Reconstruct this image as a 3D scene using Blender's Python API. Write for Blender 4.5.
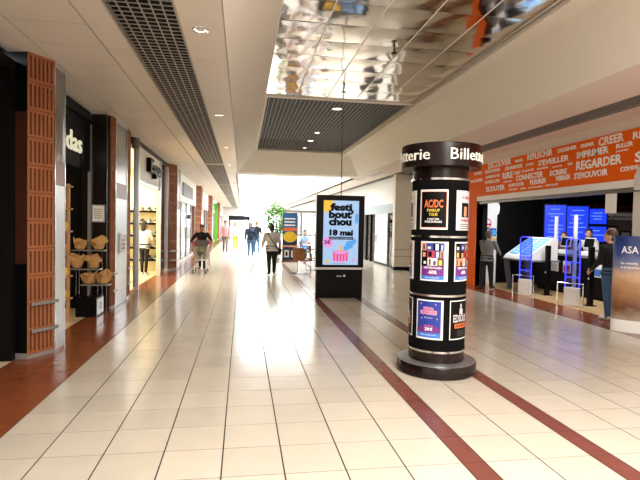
import bpy, bmesh, math, random
from mathutils import Vector, Matrix, kdtree

for o in list(bpy.data.objects):
    bpy.data.objects.remove(o)
S = bpy.context.scene
COL = S.collection
rnd = random.Random(7)
PI = math.pi

# ------------------------------------------------------------------ camera
CAM_R = Vector((0.98763612, -0.1555098, 0.01978882))
CAM_U = Vector((-0.014623, 0.03429275, 0.99930485))
CAM_F = Vector((0.15608031, 0.98723893, -0.03159474))
CAM_P = Vector((0.0, 0.0, 1.6706))
FPX = 493.09
cd = bpy.data.cameras.new('camera')
cam = bpy.data.objects.new('camera', cd)
COL.objects.link(cam)
cd.sensor_width = 36.0
cd.lens = FPX / 640.0 * 36.0
cd.clip_end = 300
cam.matrix_world = Matrix(((CAM_R.x, CAM_U.x, -CAM_F.x, CAM_P.x),
                           (CAM_R.y, CAM_U.y, -CAM_F.y, CAM_P.y),
                           (CAM_R.z, CAM_U.z, -CAM_F.z, CAM_P.z),
                           (0, 0, 0, 1)))
S.camera = cam

# ------------------------------------------------------------------ world, lights, exposure
W = bpy.data.worlds.new('daylight')
S.world = W
W.use_nodes = True
bg = W.node_tree.nodes['Background']
bg.inputs[0].default_value = (0.95, 0.98, 1.0, 1)
bg.inputs[1].default_value = 6.0
S.view_settings.view_transform = 'Standard'
S.view_settings.look = 'None'
S.view_settings.gamma = 1.0
S.view_settings.use_curve_mapping = False
S.view_settings.exposure = 0.42


def area_light(name, loc, sx, sy, power, color=(1, 1, 1), rot=(0, 0, 0), spread=PI):
    l = bpy.data.lights.new(name, 'AREA')
    l.shape = 'RECTANGLE'
    l.size = sx
    l.size_y = sy
    l.energy = power
    l.color = color
    l.spread = spread
    o = bpy.data.objects.new(name, l)
    COL.objects.link(o)
    o.location = loc
    o.rotation_euler = rot
    return o


# daylight through the roof glazing of the far hall
area_light('roof_glazing_daylight', (2.2, 41.0, 5.85), 4.4, 40.0, 4200, (0.97, 0.99, 1.0))
# added fill to brighten the near gallery, unseen behind the camera
area_light('ceiling_field_light', (2.1, -2.0, 4.3), 3.2, 9.0, 1000, (1.0, 0.97, 0.93))

# ------------------------------------------------------------------ materials
def lin(c):
    def f(v):
        v /= 255.0
        return v / 12.92 if v <= 0.04045 else ((v + 0.055) / 1.055) ** 2.4
    return (f(c[0]), f(c[1]), f(c[2]), 1.0)


MATS = {}


def mat(name, rgb, rough=0.5, metal=0.0, var=0.06, scale=3.0, spec=0.5, bump=0.0, bscale=None,
        emit=0.0, stretch=(1, 1, 1), rvar=0.0, coat=0.0, objvar=0.0):
    if name in MATS:
        return MATS[name]
    m = bpy.data.materials.new(name)
    m.use_nodes = True
    nt = m.node_tree
    b = nt.nodes['Principled BSDF']
    b.inputs['Roughness'].default_value = rough
    b.inputs['Metallic'].default_value = metal
    b.inputs['Specular IOR Level'].default_value = spec
    if coat:
        b.inputs['Coat Weight'].default_value = coat
        b.inputs['Coat Roughness'].default_value = 0.08
    c = lin(rgb)
    geo = nt.nodes.new('ShaderNodeNewGeometry')
    mp = nt.nodes.new('ShaderNodeMapping')
    mp.inputs['Scale'].default_value = stretch
    nt.links.new(geo.outputs['Position'], mp.inputs['Vector'])
    nz = nt.nodes.new('ShaderNodeTexNoise')
    nz.inputs['Scale'].default_value = scale
    nz.inputs['Detail'].default_value = 4
    nt.links.new(mp.outputs['Vector'], nz.inputs['Vector'])
    mx = nt.nodes.new('ShaderNodeMix')
    mx.data_type = 'RGBA'
    mx.inputs['A'].default_value = (c[0] * (1 - var), c[1] * (1 - var), c[2] * (1 - var), 1)
    mx.inputs['B'].default_value = (min(1, c[0] * (1 + var)), min(1, c[1] * (1 + var)), min(1, c[2] * (1 + var)), 1)
    nt.links.new(nz.outputs['Fac'], mx.inputs['Factor'])
    outc = mx.outputs['Result']
    if objvar:
        oi = nt.nodes.new('ShaderNodeObjectInfo')
        hsv = nt.nodes.new('ShaderNodeHueSaturation')
        mr = nt.nodes.new('ShaderNodeMapRange')
        mr.inputs['To Min'].default_value = 1 - objvar
        mr.inputs['To Max'].default_value = 1 + objvar
        nt.links.new(oi.outputs['Random'], mr.inputs['Value'])
        nt.links.new(mr.outputs['Result'], hsv.inputs['Value'])
        nt.links.new(outc, hsv.inputs['Color'])
        outc = hsv.outputs['Color']
    nt.links.new(outc, b.inputs['Base Color'])
    if rvar:
        mr2 = nt.nodes.new('ShaderNodeMapRange')
        mr2.inputs['To Min'].default_value = max(0.02, rough - rvar)
        mr2.inputs['To Max'].default_value = rough + rvar
        nt.links.new(nz.outputs['Fac'], mr2.inputs['Value'])
        nt.links.new(mr2.outputs['Result'], b.inputs['Roughness'])
    if bump:
        nb = nt.nodes.new('ShaderNodeTexNoise')
        nb.inputs['Scale'].default_value = bscale or scale * 10
        nb.inputs['Detail'].default_value = 2
        nt.links.new(geo.outputs['Position'], nb.inputs['Vector'])
        bp = nt.nodes.new('ShaderNodeBump')
        bp.inputs['Strength'].default_value = bump
        bp.inputs['Distance'].default_value = 0.02
        nt.links.new(nb.outputs['Fac'], bp.inputs['Height'])
        nt.links.new(bp.outputs['Normal'], b.inputs['Normal'])
    if emit:
        if emit < 3:
            for l_ in list(b.inputs['Base Color'].links):
                nt.links.remove(l_)
            b.inputs['Base Color'].default_value = (0.01, 0.01, 0.01, 1)
        nt.links.new(outc, b.inputs['Emission Color'])
        b.inputs['Emission Strength'].default_value = emit
    MATS[name] = m
    return m


def glass_mat(name, rgb, opacity=0.15, rough=0.03):
    if name in MATS:
        return MATS[name]
    m = bpy.data.materials.new(name)
    m.use_nodes = True
    nt = m.node_tree
    for n in list(nt.nodes):
        nt.nodes.remove(n)
    out = nt.nodes.new('ShaderNodeOutputMaterial')
    tr = nt.nodes.new('ShaderNodeBsdfTransparent')
    gl = nt.nodes.new('ShaderNodeBsdfGlossy')
    gl.inputs['Roughness'].default_value = rough
    tr.inputs['Color'].default_value = lin(rgb)
    fr = nt.nodes.new('ShaderNodeFresnel')
    fr.inputs['IOR'].default_value = 1.45
    ad = nt.nodes.new('ShaderNodeMath')
    ad.operation = 'ADD'
    ad.use_clamp = True
    ad.inputs[1].default_value = opacity
    nt.links.new(fr.outputs[0], ad.inputs[0])
    mx = nt.nodes.new('ShaderNodeMixShader')
    nt.links.new(ad.outputs[0], mx.inputs[0])
    nt.links.new(tr.outputs[0], mx.inputs[1])
    nt.links.new(gl.outputs[0], mx.inputs[2])
    nt.links.new(mx.outputs[0], out.inputs[0])
    MATS[name] = m
    return m


M_TILE = mat('cream_tile', (200, 189, 172), 0.19, var=0.07, scale=5, spec=0.6, rvar=0.05, objvar=0.05, bump=0.015, bscale=6)
M_RED = mat('red_tile', (132, 72, 42), 0.2, var=0.22, scale=7, spec=0.5, rvar=0.05, objvar=0.08, bump=0.02, bscale=9)
M_STRIPE = mat('stripe_tile', (118, 66, 56), 0.24, var=0.2, scale=9, spec=0.5, rvar=0.06, objvar=0.06)
M_GROUT = mat('grout', (46, 36, 30), 0.9, var=0.2, scale=20)
M_CEIL = mat('ceiling_panel', (222, 212, 200), 0.45, var=0.03, scale=2, spec=0.3, objvar=0.02)
M_PLASTER = mat('plaster', (224, 217, 206), 0.7, var=0.03, scale=2)
M_SOFFIT = mat('soffit_plaster', (224, 208, 198), 0.7, var=0.03, scale=2)
M_WHITE = mat('white_paint', (238, 236, 232), 0.5, var=0.03)
M_PLENUM = mat('plenum_black', (14, 12, 14), 0.9)
M_GRILLE = mat('grille_metal', (172, 166, 160), 0.4, metal=0.3, var=0.05)
M_GRILLE2 = mat('grille_metal_grey', (150, 148, 146), 0.45, metal=0.3, var=0.05)
M_MIRROR = mat('mirror_panel', (222, 212, 202), 0.09, metal=1.0, var=0.02, bump=0.3, bscale=2.2)
M_SILVER = mat('brushed_silver', (200, 202, 204), 0.32, metal=0.75, var=0.05, stretch=(1, 1, 20))
M_CHROME = mat('chrome', (215, 215, 218), 0.15, metal=1.0)
M_BLACK = mat('black_satin', (7, 7, 8), 0.4, var=0.15, spec=0.14)
M_BLACKM = mat('black_matte', (12, 11, 12), 0.75, var=0.2, spec=0.15)
M_DKBROWN = mat('dark_brown_panel', (66, 36, 26), 0.22, var=0.35, scale=2.5, spec=0.5)
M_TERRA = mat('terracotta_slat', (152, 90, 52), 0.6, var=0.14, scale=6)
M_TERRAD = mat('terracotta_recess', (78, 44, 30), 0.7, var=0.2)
M_ORANGE = mat('orange_sign', (240, 102, 16), 0.5, var=0.04, scale=1.5, spec=0.08)
M_WHITEINK = mat('white_lettering', (250, 248, 244), 0.5)
M_OFFWHITE = mat('off_white_lettering', (240, 236, 226), 0.35, var=0.05)
M_BROWNGLOSS = mat('brown_lacquer', (26, 13, 12), 0.25, var=0.2, coat=0.12, spec=0.3)
M_FELT = mat('black_felt', (14, 14, 15), 0.95, var=0.25, scale=60, bump=0.2, bscale=300, spec=0.08)
M_STEELTOP = mat('steel_top', (176, 176, 178), 0.3, metal=0.8)
M_PAPER = mat('paper_white', (240, 238, 234), 0.6, var=0.03)
M_KRAFT = mat('kraft_paper', (196, 150, 92), 0.75, var=0.18, scale=12)
M_WOOD = mat('pale_wood', (206, 160, 110), 0.5, var=0.2, scale=3, stretch=(8, 8, 1))
M_DARKFLOOR = mat('dark_floor', (60, 48, 38), 0.35, var=0.25)
M_SHOPFLOOR = mat('shop_floor', (190, 158, 112), 0.35, var=0.12, scale=3)
M_CREAMWALL = mat('cream_wall', (250, 236, 192), 0.7, var=0.03)
M_GLASS = glass_mat('clear_glass', (236, 242, 244), 0.06)
M_ROOFGLASS = glass_mat('roof_glass', (240, 246, 250), 0.02)
M_GLASSBLUE = glass_mat('gate_acrylic', (196, 206, 255), 0.05)

# ------------------------------------------------------------------ mesh helpers
class MB:
    def __init__(self):
        self.v = []
        self.f = []
        self.mi = []
        self.m = 0

    def add(self, vs, fs):
        n = len(self.v)
        self.v.extend([tuple(p) for p in vs])
        for f in fs:
            self.f.append([i + n for i in f])
            self.mi.append(self.m)
        return self

    def box(self, x0, x1, y0, y1, z0, z1):
        v = [(x, y, z) for z in (z0, z1) for y in (y0, y1) for x in (x0, x1)]
        return self.add(v, [(0, 2, 3, 1), (4, 5, 7, 6), (0, 1, 5, 4), (2, 6, 7, 3), (0, 4, 6, 2), (1, 3, 7, 5)])

    def obox(self, c, ax, ay, az, hx, hy, hz):
        c, ax, ay, az = Vector(c), Vector(ax).normalized(), Vector(ay).normalized(), Vector(az).normalized()
        v = [c + ax * sx * hx + ay * sy * hy + az * sz * hz for sz in (-1, 1) for sy in (-1, 1) for sx in (-1, 1)]
        return self.add(v, [(0, 2, 3, 1), (4, 5, 7, 6), (0, 1, 5, 4), (2, 6, 7, 3), (0, 4, 6, 2), (1, 3, 7, 5)])

    def prism(self, poly, z0, z1):
        n = len(poly)
        v = [(p[0], p[1], z0) for p in poly] + [(p[0], p[1], z1) for p in poly]
        f = [list(range(n))[::-1], list(range(n, 2 * n))]
        f += [(i, (i + 1) % n, n + (i + 1) % n, n + i) for i in range(n)]
        return self.add(v, f)

    def extr(self, poly3, d):
        """polygon of 3D points pushed by vector d"""
        n = len(poly3)
        d = Vector(d)
        v = [Vector(p) for p in poly3] + [Vector(p) + d for p in poly3]
        f = [list(range(n))[::-1], list(range(n, 2 * n))]
        f += [(i, (i + 1) % n, n + (i + 1) % n, n + i) for i in range(n)]
        return self.add(v, f)

    def lathe(self, prof, n=32, c=(0, 0), a0=0, a1=None):
        full = a1 is None
        if full:
            a1 = a0 + 2 * PI
        m = n if full else n + 1
        v = []
        for k in range(m):
            a = a0 + (a1 - a0) * k / n
            for r, z in prof:
                v.append((c[0] + r * math.cos(a), c[1] + r * math.sin(a), z))
        q = len(prof)
        f = []
        for k in range(n):
            k2 = (k + 1) % m
            for i in range(q - 1):
                f.append((k * q + i, k2 * q + i, k2 * q + i + 1, k * q + i + 1))
        return self.add(v, f)

    def cyl(self, c, r, z0, z1, n=20, r2=None):
        r2 = r if r2 is None else r2
        return self.lathe([(0.0001, z0), (r, z0), (r2, z1), (0.0001, z1)], n, c)

    def tube(self, pts, r, n=6, cap=True):
        pts = [Vector(p) for p in pts]
        v = []
        rs = r if isinstance(r, (list, tuple)) else [r] * len(pts)
        up0 = None
        for i, p in enumerate(pts):
            a = pts[max(0, i - 1)]
            b = pts[min(len(pts) - 1, i + 1)]
            t = (b - a).normalized()
            up = Vector((0, 0, 1)) if abs(t.z) < 0.95 else Vector((0, 1, 0))
            if up0 is not None:
                up = up0
            s = t.cross(up)
            if s.length < 1e-4:
                s = t.cross(Vector((1, 0, 0)))
            s.normalize()
            u = s.cross(t).normalized()
            up0 = u
            for k in range(n):
                an = 2 * PI * k / n
                v.append(p + (s * math.cos(an) + u * math.sin(an)) * rs[i])
        f = []
        for i in range(len(pts) - 1):
            for k in range(n):
                k2 = (k + 1) % n
                f.append((i * n + k, i * n + k2, (i + 1) * n + k2, (i + 1) * n + k))
        if cap:
            f.append(list(range(n))[::-1])
            f.append([len(v) - n + k for k in range(n)])
        return self.add(v, f)

    def ellipsoid(self, c, rx, ry, rz, nu=16, nv=10):
        v = []
        for i in range(nv + 1):
            t = PI * i / nv
            for k in range(nu):
                a = 2 * PI * k / nu
                v.append((c[0] + rx * math.sin(t) * math.cos(a), c[1] + ry * math.sin(t) * math.sin(a), c[2] + rz * math.cos(t)))
        f = []
        for i in range(nv):
            for k in range(nu):
                k2 = (k + 1) % nu
                f.append((i * nu + k, (i + 1) * nu + k, (i + 1) * nu + k2, i * nu + k2))
        return self.add(v, f)

    def mesh(self, name, mats, smooth=False, off=None):
        me = bpy.data.meshes.new(name)
        vs = self.v if off is None else [(x - off[0], y - off[1], z - off[2]) for x, y, z in self.v]
        me.from_pydata(vs, [], self.f)
        if not isinstance(mats, (list, tuple)):
            mats = [mats]
        for m in mats:
            me.materials.append(m)
        if len(mats) > 1:
            me.polygons.foreach_set('material_index', self.mi)
        bm = bmesh.new()
        bm.from_mesh(me)
        bmesh.ops.remove_doubles(bm, verts=bm.verts, dist=1e-5)
        bmesh.ops.recalc_face_normals(bm, faces=bm.faces)
        bm.to_mesh(me)
        bm.free()
        if smooth:
            me.polygons.foreach_set('use_smooth', [True] * len(me.polygons))
            if smooth != 'all':
                me.set_sharp_from_angle(angle=math.radians(40))
        me.update()
        return me

    def build(self, name, mats, parent=None, smooth=False, bevel=0.0, world=True):
        off = None
        if parent is not None and world:
            off = wloc(parent)
        me = self.mesh(name, mats, smooth, off)
        o = bpy.data.objects.new(name, me)
        COL.objects.link(o)
        if parent is not None:
            o.parent = parent
        if bevel:
            b = o.modifiers.new('bevel', 'BEVEL')
            b.width = bevel
            b.segments = 2
            b.limit_method = 'ANGLE'
        return o


def wloc(o):
    l = Vector(o.location)
    while o.parent is not None:
        o = o.parent
        l += Vector(o.location)
    return l


def tag(o, label=None, cat=None, group=None, kind=None):
    if label:
        o['label'] = label
    if cat:
        o['category'] = cat
    if group:
        o['group'] = group
    if kind:
        o['kind'] = kind
    return o


def thing(name, label, cat, loc=(0, 0, 0), rz=0.0, group=None):
    o = bpy.data.objects.new(name, None)
    COL.objects.link(o)
    o.empty_display_size = 0.1
    o.location = loc
    o.rotation_euler = (0, 0, rz)
    return tag(o, label, cat, group)


def inst(name, me, parent, loc):
    o = bpy.data.objects.new(name, me)
    COL.objects.link(o)
    if parent is not None:
        o.parent = parent
    o.location = loc
    return o


def copy_tree(o, parent=None):
    c = o.copy()
    COL.objects.link(c)
    c.parent = parent
    for ch in list(o.children):
        copy_tree(ch, c)
    return c


def text_verts(s, bold=0.0, res=2, space=1.0):
    """outline letters as flat mesh data, cap height 1, left edge at x = 0"""
    cu = bpy.data.curves.new('lettering', 'FONT')
    cu.body = s
    cu.size = 1.0
    cu.resolution_u = res
    cu.offset = bold
    cu.space_character = space
    o = bpy.data.objects.new('lettering', cu)
    COL.objects.link(o)
    dg = bpy.context.evaluated_depsgraph_get()
    me = bpy.data.meshes.new_from_object(o.evaluated_get(dg))
    vs = [tuple(v.co) for v in me.vertices]
    fs = [tuple(p.vertices) for p in me.polygons]
    bpy.data.objects.remove(o)
    bpy.data.curves.remove(cu)
    bpy.data.meshes.remove(me)
    x0 = min(v[0] for v in vs)
    x1 = max(v[0] for v in vs)
    return [(v[0] - x0, v[1]) for v in vs], fs, x1 - x0


CAPH = 0.73


def text_obj(s, origin, right, up, parent, mat_, width=None, height=None, depth=0.004, bold=0.0, name='lettering', center=False, space=1.0, bend=None):
    vs, fs, w = text_verts(s, bold, space=space)
    kx = ky = None
    if height:
        ky = height / CAPH
    if width:
        kx = width / w
    kx = kx or ky
    ky = ky or kx
    right, up = Vector(right).normalized(), Vector(up).normalized()
    n = right.cross(up)
    o0 = Vector(origin)
    mb = MB()
    out = []
    bk = []
    for x, y in vs:
        X = x * kx - (w * kx / 2 if center else 0)
        if bend:
            out.append(bend(X, y * ky, depth))
            bk.append(bend(X, y * ky, 0))
        else:
            p = o0 + right * X + up * (y * ky)
            out.append(p + n * depth)
            bk.append(p)
    mb.add(out, fs)
    # side walls along boundary edges
    cnt = {}
    for f in fs:
        for i in range(len(f)):
            a, b = f[i], f[(i + 1) % len(f)]
            k = (min(a, b), max(a, b))
            cnt.setdefault(k, []).append((a, b))
    nv = len(out)
    mb.v.extend([tuple(p) for p in bk])
    for k, l in cnt.items():
        if len(l) == 1:
            a, b = l[0]
            mb.f.append([b, a, nv + a, nv + b])
            mb.mi.append(0)
    return mb.build(name, mat_, parent)


def project(p):
    d = Vector(p) - CAM_P
    z = d.dot(CAM_F)
    if z < 0.1:
        return None
    return (320 + FPX * d.dot(CAM_R) / z, 240 - FPX * d.dot(CAM_U) / z, z)


# ------------------------------------------------------------------ floor
T = 0.42
XA = -1.375
Y0 = 4.08
CREAM_X = [XA - T + i * T for i in range(8)] + [1.735, 2.155] + [2.745 + i * T for i in range(8)]
RED_X = [-2.635, -2.215, 6.105, 6.525]
STR_X = [1.565, 2.575]
KROWS = range(-16, 138)
Z_GR = -0.0016
fl = MB()
fl.box(-2.64, 6.95, -8, 63, -0.12, Z_GR)
floor = tag(fl.build('floor', M_GROUT), kind='structure')


def tile_mesh(name, w, d, m, gx=0.005, gy=0.0032):
    b = MB()
    c = 0.0007
    x0, x1, y0, y1 = gx, w - gx, gy, d - gy
    v = [(x0, y0, Z_GR), (x1, y0, Z_GR), (x1, y1, Z_GR), (x0, y1, Z_GR),
         (x0, y0, -c * 0.5), (x1, y0, -c * 0.5), (x1, y1, -c * 0.5), (x0, y1, -c * 0.5),
         (x0 + c, y0 + c, 0), (x1 - c, y0 + c, 0), (x1 - c, y1 - c, 0), (x0 + c, y1 - c, 0)]
    f = [(8, 9, 10, 11)]
    for i in range(4):
        j = (i + 1) % 4
        f += [(i, j, j + 4, i + 4), (i + 4, j + 4, j + 8, i + 8)]
    b.add(v, f)
    return b


def lay_tiles(name, xs, w, m, limit, minpx, stuffname):
    cand = []
    for k in KROWS:
        for x in xs:
            y = Y0 + k * T
            p = project((x + w / 2, y + T / 2, 0))
            vis = p is not None and -40 < p[0] < 680 and p[1] < 520
            size = (FPX * w / p[2]) if vis else 0
            cand.append((size if vis else -1, x, y))
    cand.sort(reverse=True)
    proto = tile_mesh(name, w, T, m)
    me = proto.mesh(name, m)
    rest = MB()
    n = 0
    for s, x, y in cand:
        if n < limit and s >= minpx:
            inst(name, me, floor, (x, y, 0))
            n += 1
        else:
            rest.add([(a + x, b + y, c) for a, b, c in proto.v], proto.f)
    o = rest.build(stuffname, m, floor)
    tag(o, kind='stuff')


lay_tiles('tile', CREAM_X, T, M_TILE, 300, 6, 'tile_field')
lay_tiles('red_tile', RED_X, T, M_RED, 200, 9, 'red_tile_field')
lay_tiles('stripe_tile', STR_X, 0.17, M_STRIPE, 90, 3, 'stripe_tile_field')

# ------------------------------------------------------------------ ceiling shell
ZC = 3.62
ZT = 4.40
XL, XLI, XRI, XRL, XR = -0.2, 0.45, 3.75, 4.05, 4.55
YB, YBI = 19.35, 18.7
YM = 10.75


def struct(name, mb, m, **k):
    return tag(mb.build(name, m, **k), kind='structure')


# left gallery ceiling: panels around an open cell grille
gb = MB()
gb.box(-2.75, XL, -8, 63, ZC + 0.5, ZC + 0.6)
ceil_left = struct('ceiling_left', gb, M_PLENUM)
GX0, GX1 = -1.25, -0.65
for (a, b, pitch, offs) in ((-2.75, -2.32, 1.9, 0.3), (-2.31, -1.565, 0.66, 0.1), (-1.555, GX0 - 0.02, 1.94, 0.4), (GX1 + 0.02, XL - 0.01, 1.94, 0.55)):
    pm = MB()
    pm.box(a + 0.002, b - 0.002, 0.006, pitch - 0.006, ZC, ZC + 0.03)
    me = pm.mesh('ceiling_panel', M_CEIL)
    y = -8 + offs
    while y < 62:
        inst('ceiling_panel', me, ceil_left, (0, y, 0))
        y += pitch
# grille strip
tr = MB()
tr.box(GX0 - 0.02, GX0, -8, 63, ZC - 0.005, ZC + 0.06)
tr.box(GX1, GX1 + 0.02, -8, 63, ZC - 0.005, ZC + 0.06)
tr.build('grille_edge', M_GRILLE, ceil_left)
tr = MB()
for y in range(-8, 63, 2):
    pass
for i in range(1, 6):
    x = GX0 + i * 0.1
    b = MB()
    b.box(x - 0.007, x + 0.007, -8, 63, ZC, ZC + 0.006)
    b.build('grille_bar', M_GRILLE, ceil_left)
cb = MB()
cb.box(GX0, GX1, -0.006, 0.006, ZC, ZC + 0.006)
cme = cb.mesh('grille_cross_bar', M_GRILLE)
rest = MB()
y = -4.0
while y < 60:
    if 3.8 < y < 20:
        inst('grille_cross_bar', cme, ceil_left, (0, y, 0))
    else:
        rest.box(GX0, GX1, y - 0.008, y + 0.008, ZC, ZC + 0.006)
    y += 0.1
tag(rest.build('grille_cross_bar_field', M_GRILLE, ceil_left), kind='stuff')
for y in (16.9, 26, 36, 46):
    b = MB()
    b.box(GX0, GX1, y, y + 0.22, ZC - 0.004, ZC + 0.03)
    b.build('grille_bridge', M_CEIL, ceil_left)

# coffer: sloped sides, mirror tiles and far grille
cf = MB()
cf.box(XL, XR, -8, YB + 0.1, ZT + 0.45, ZT + 0.5)
ceiling = struct('ceiling', cf, M_PLENUM)
fs = MB()
fs.extr([(XL, -8, ZC), (XLI, -8, ZT), (XLI - 0.05, -8, ZT + 0.05), (XL - 0.02, -8, ZC + 0.03)], (0, YB + 8, 0))
fs.build('slope_left', M_PLASTER, ceiling)
fs = MB()
fs.extr([(XR, -8, ZC), (XRL, -8, ZT - 0.07), (XRL + 0.03, -8, ZT), (XR + 0.05, -8, ZC + 0.04)], (0, YB + 8, 0))
fs.build('slope_right', M_PLASTER, ceiling)
fs = MB()
fs.box(XRI, XRL + 0.02, -8, YBI, ZT - 0.07, ZT)
fs.box(XRI - 0.03, XRI + 0.02, -8, YBI, ZT - 0.09, ZT - 0.05)
fs.build('ledge_right', M_PLASTER, ceiling)
fs = MB()
fs.extr([(XL, YB, ZC), (XR, YB, ZC), (XR, YBI, ZT), (XL, YBI, ZT)], (0, 0.08, 0.05))
fs.build('slope_end', M_PLASTER, ceiling)
mb = MB()
mb.box(0.004, 0.646, 0.004, 0.646, ZT, ZT + 0.015)
for i in range(5):
    for k in range(0, 27):
        x, y = XLI + i * 0.65, YM - 0.15 - 0.65 * (k + 1)
        # each mirror sheet sags a little on its own
        m2 = MB()
        nx = 6
        sag = rnd.uniform(0.004, 0.010)
        tx, ty = rnd.uniform(-0.006, 0.006), rnd.uniform(-0.005, 0.005)
        vv = []
        for b_ in range(nx + 1):
            for a_ in range(nx + 1):
                u, w_ = a_ / nx, b_ / nx
                z = ZT - sag * (1 - (2 * u - 1) ** 2) * (1 - (2 * w_ - 1) ** 2) + tx * (u - .5) + ty * (w_ - .5)
                vv.append((x + 0.005 + u * 0.64, y + 0.005 + w_ * 0.64, z))
        m2.add(vv, [(r * (nx + 1) + c, r * (nx + 1) + c + 1, (r + 1) * (nx + 1) + c + 1, (r + 1) * (nx + 1) + c) for r in range(nx) for c in range(nx)])
        m2.build('mirror_panel', M_MIRROR, ceiling, smooth='all')
bk = MB()
bk.box(XLI - 0.05, XRI + 0.05, -8, YM, ZT + 0.02, ZT + 0.04)
for i in range(6):
    bk.box(XLI + i * 0.65 - 0.008, XLI + i * 0.65 + 0.008, -8, YM, ZT - 0.003, ZT + 0.02)
bk.build('mirror_grid', M_WHITE, ceiling)
fr = MB()
fr.box(XLI, XRI, YM - 0.15, YM, ZT - 0.02, ZT + 0.06)
fr.box(XLI, XLI + 0.05, YM, YBI, ZT - 0.02, ZT + 0.06)
fr.box(XRI - 0.05, XRI, YM, YBI, ZT - 0.02, ZT + 0.06)
fr.box(XLI, XRI, YBI - 0.08, YBI + 0.05, ZT - 0.02, ZT + 0.06)
fr.build('grille_frame', M_PLASTER, ceiling)
x = XLI + 0.1
while x < XRI - 0.05:
    b = MB()
    b.box(x - 0.006, x + 0.006, YM, YBI - 0.05, ZT, ZT + 0.003)
    b.build('grille_bar', M_GRILLE2, ceiling)
    x += 0.1
b = MB()
b.box(XLI + 0.05, XRI - 0.05, -0.005, 0.005, ZT, ZT + 0.003)
cme = b.mesh('grille_cross_bar', M_GRILLE2)
y = YM + 0.1
while y < YBI - 0.05:
    inst('grille_cross_bar', cme, ceiling, (0, y, 0))
    y += 0.1

# right soffit with its narrow dark grille
sf = MB()
sf.box(XR, 5.60, -8, 63, ZC, ZC + 0.05)
sf.box(6.12, 6.75, -8, 18.0, ZC, ZC + 0.05)
sf.box(6.12, 7.6, 13.9, 18.0, ZC, ZC + 0.05)
sf.box(5.60, 6.12, -8, 63, ZC + 0.4, ZC + 0.45)
ceil_right = struct('ceiling_right', sf, M_SOFFIT)
for i in range(9):
    x = 5.62 + i * 0.06
    b = MB()
    b.box(x, x + 0.012, -8, 40, ZC - 0.002, ZC + 0.006)
    b.build('grille_bar', M_GRILLE2, ceil_right)
b = MB()
b.box(5.62, 6.1, -0.004, 0.004, ZC, ZC + 0.006)
cme = b.mesh('grille_cross_bar', M_GRILLE2)
rest = MB()
y = 4.0
while y < 40:
    if y < 14:
        inst('grille_cross_bar', cme, ceil_right, (0, y, 0))
    else:
        rest.box(5.62, 6.1, y - .004, y + .004, ZC, ZC + .05)
    y += 0.06
tag(rest.build('grille_cross_bar_field', M_GRILLE2, ceil_right), kind='stuff')
pl = MB()
pl.box(5.60, 6.12, -8, 40, ZC + 0.2, ZC + 0.22)
pl.build('grille_void', M_PLENUM, ceil_right)

vw = MB()  # unseen black sheets added to keep outside light out of the ceiling voids
vw.box(-2.85, -2.76, -8, 63, ZC, ZC + 0.6)
vw.box(XL - 0.06, XL - 0.02, -8, YB + 1, ZC + 0.5, ZT + 0.5)
vw.box(XR, XR + 0.05, -8, YB + 1, ZC + 0.05, ZT + 0.5)
vw.box(5.55, 5.6, -8, 63, ZC + 0.04, ZC + 0.45)
vw.box(6.12, 6.17, -8, 63, ZC + 0.04, ZC + 0.45)
vw.box(XL, XR, YBI + 0.08, YBI + 0.12, ZT, ZT + 0.45)
struct('wall_void', vw, M_PLENUM)

# far hall: skylight well with glazed roof
bm_ = MB()
bm_.box(XL, XR, YB, YB + 0.9, ZC, ZT + 0.5)
struct('trim_1', bm_, M_PLASTER)
w1 = MB()
w1.box(XL - 0.1, XL, YB + 0.9, 63, ZC, 6.1)
w1.box(XR, XR + 0.1, YB + 0.9, 63, ZC, 6.1)
w1.box(XL - 0.1, XR + 0.1, YB + 0.8, YB + 0.95, ZT, 6.1)
w1.box(XL - 0.1, XR + 0.1, 61.5, 63, 4.6, 6.1)
struct('wall_skylight', w1, M_WHITE)
sk = MB()
sk.box(XL, XR, YB + 0.9, 61.6, 6.02, 6.035)
skyw = struct('window_roof', sk, M_ROOFGLASS)
k = MB()
k.box(-0.03, 0.03, YB + 0.9, 61.6, 6.0, 6.1)
for x in (0.9, 2.2, 3.4):
    b = MB()
    b.box(x - 0.03, x + 0.03, YB + 0.9, 61.6, 5.98, 6.1)
    b.build('glazing_bar', M_WHITE, skyw)
y = YB + 2.2
while y < 61:
    b = MB()
    b.box(XL, XR, y - 0.03, y + 0.03, 5.98, 6.1)
    b.build('glazing_bar', M_WHITE, skyw)
    y += 1.6

# shell walls outside the picture and the far end
w = MB()
w.box(-2.75, -2.64, -8, 2.2, 0, ZC)
struct('wall_left', w, M_PLASTER)
w = MB()
w.box(6.6, 6.75, -8, 3.0, 0, ZC)
struct('wall_right', w, M_PLASTER)
w = MB()
w.box(-2.75, 6.95, -8.2, -8, 0, 5.0)
struct('wall_rear', w, M_PLASTER)
w = MB()
w.box(-2.75, 0.2, 63, 63.2, 0, 6.2)
w.box(4.6, 6.95, 63, 63.2, 0, 6.2)
w.box(0.2, 4.6, 63, 63.2, 2.8, 4.6)
struct('wall_end', w, M_WHITE)


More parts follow.
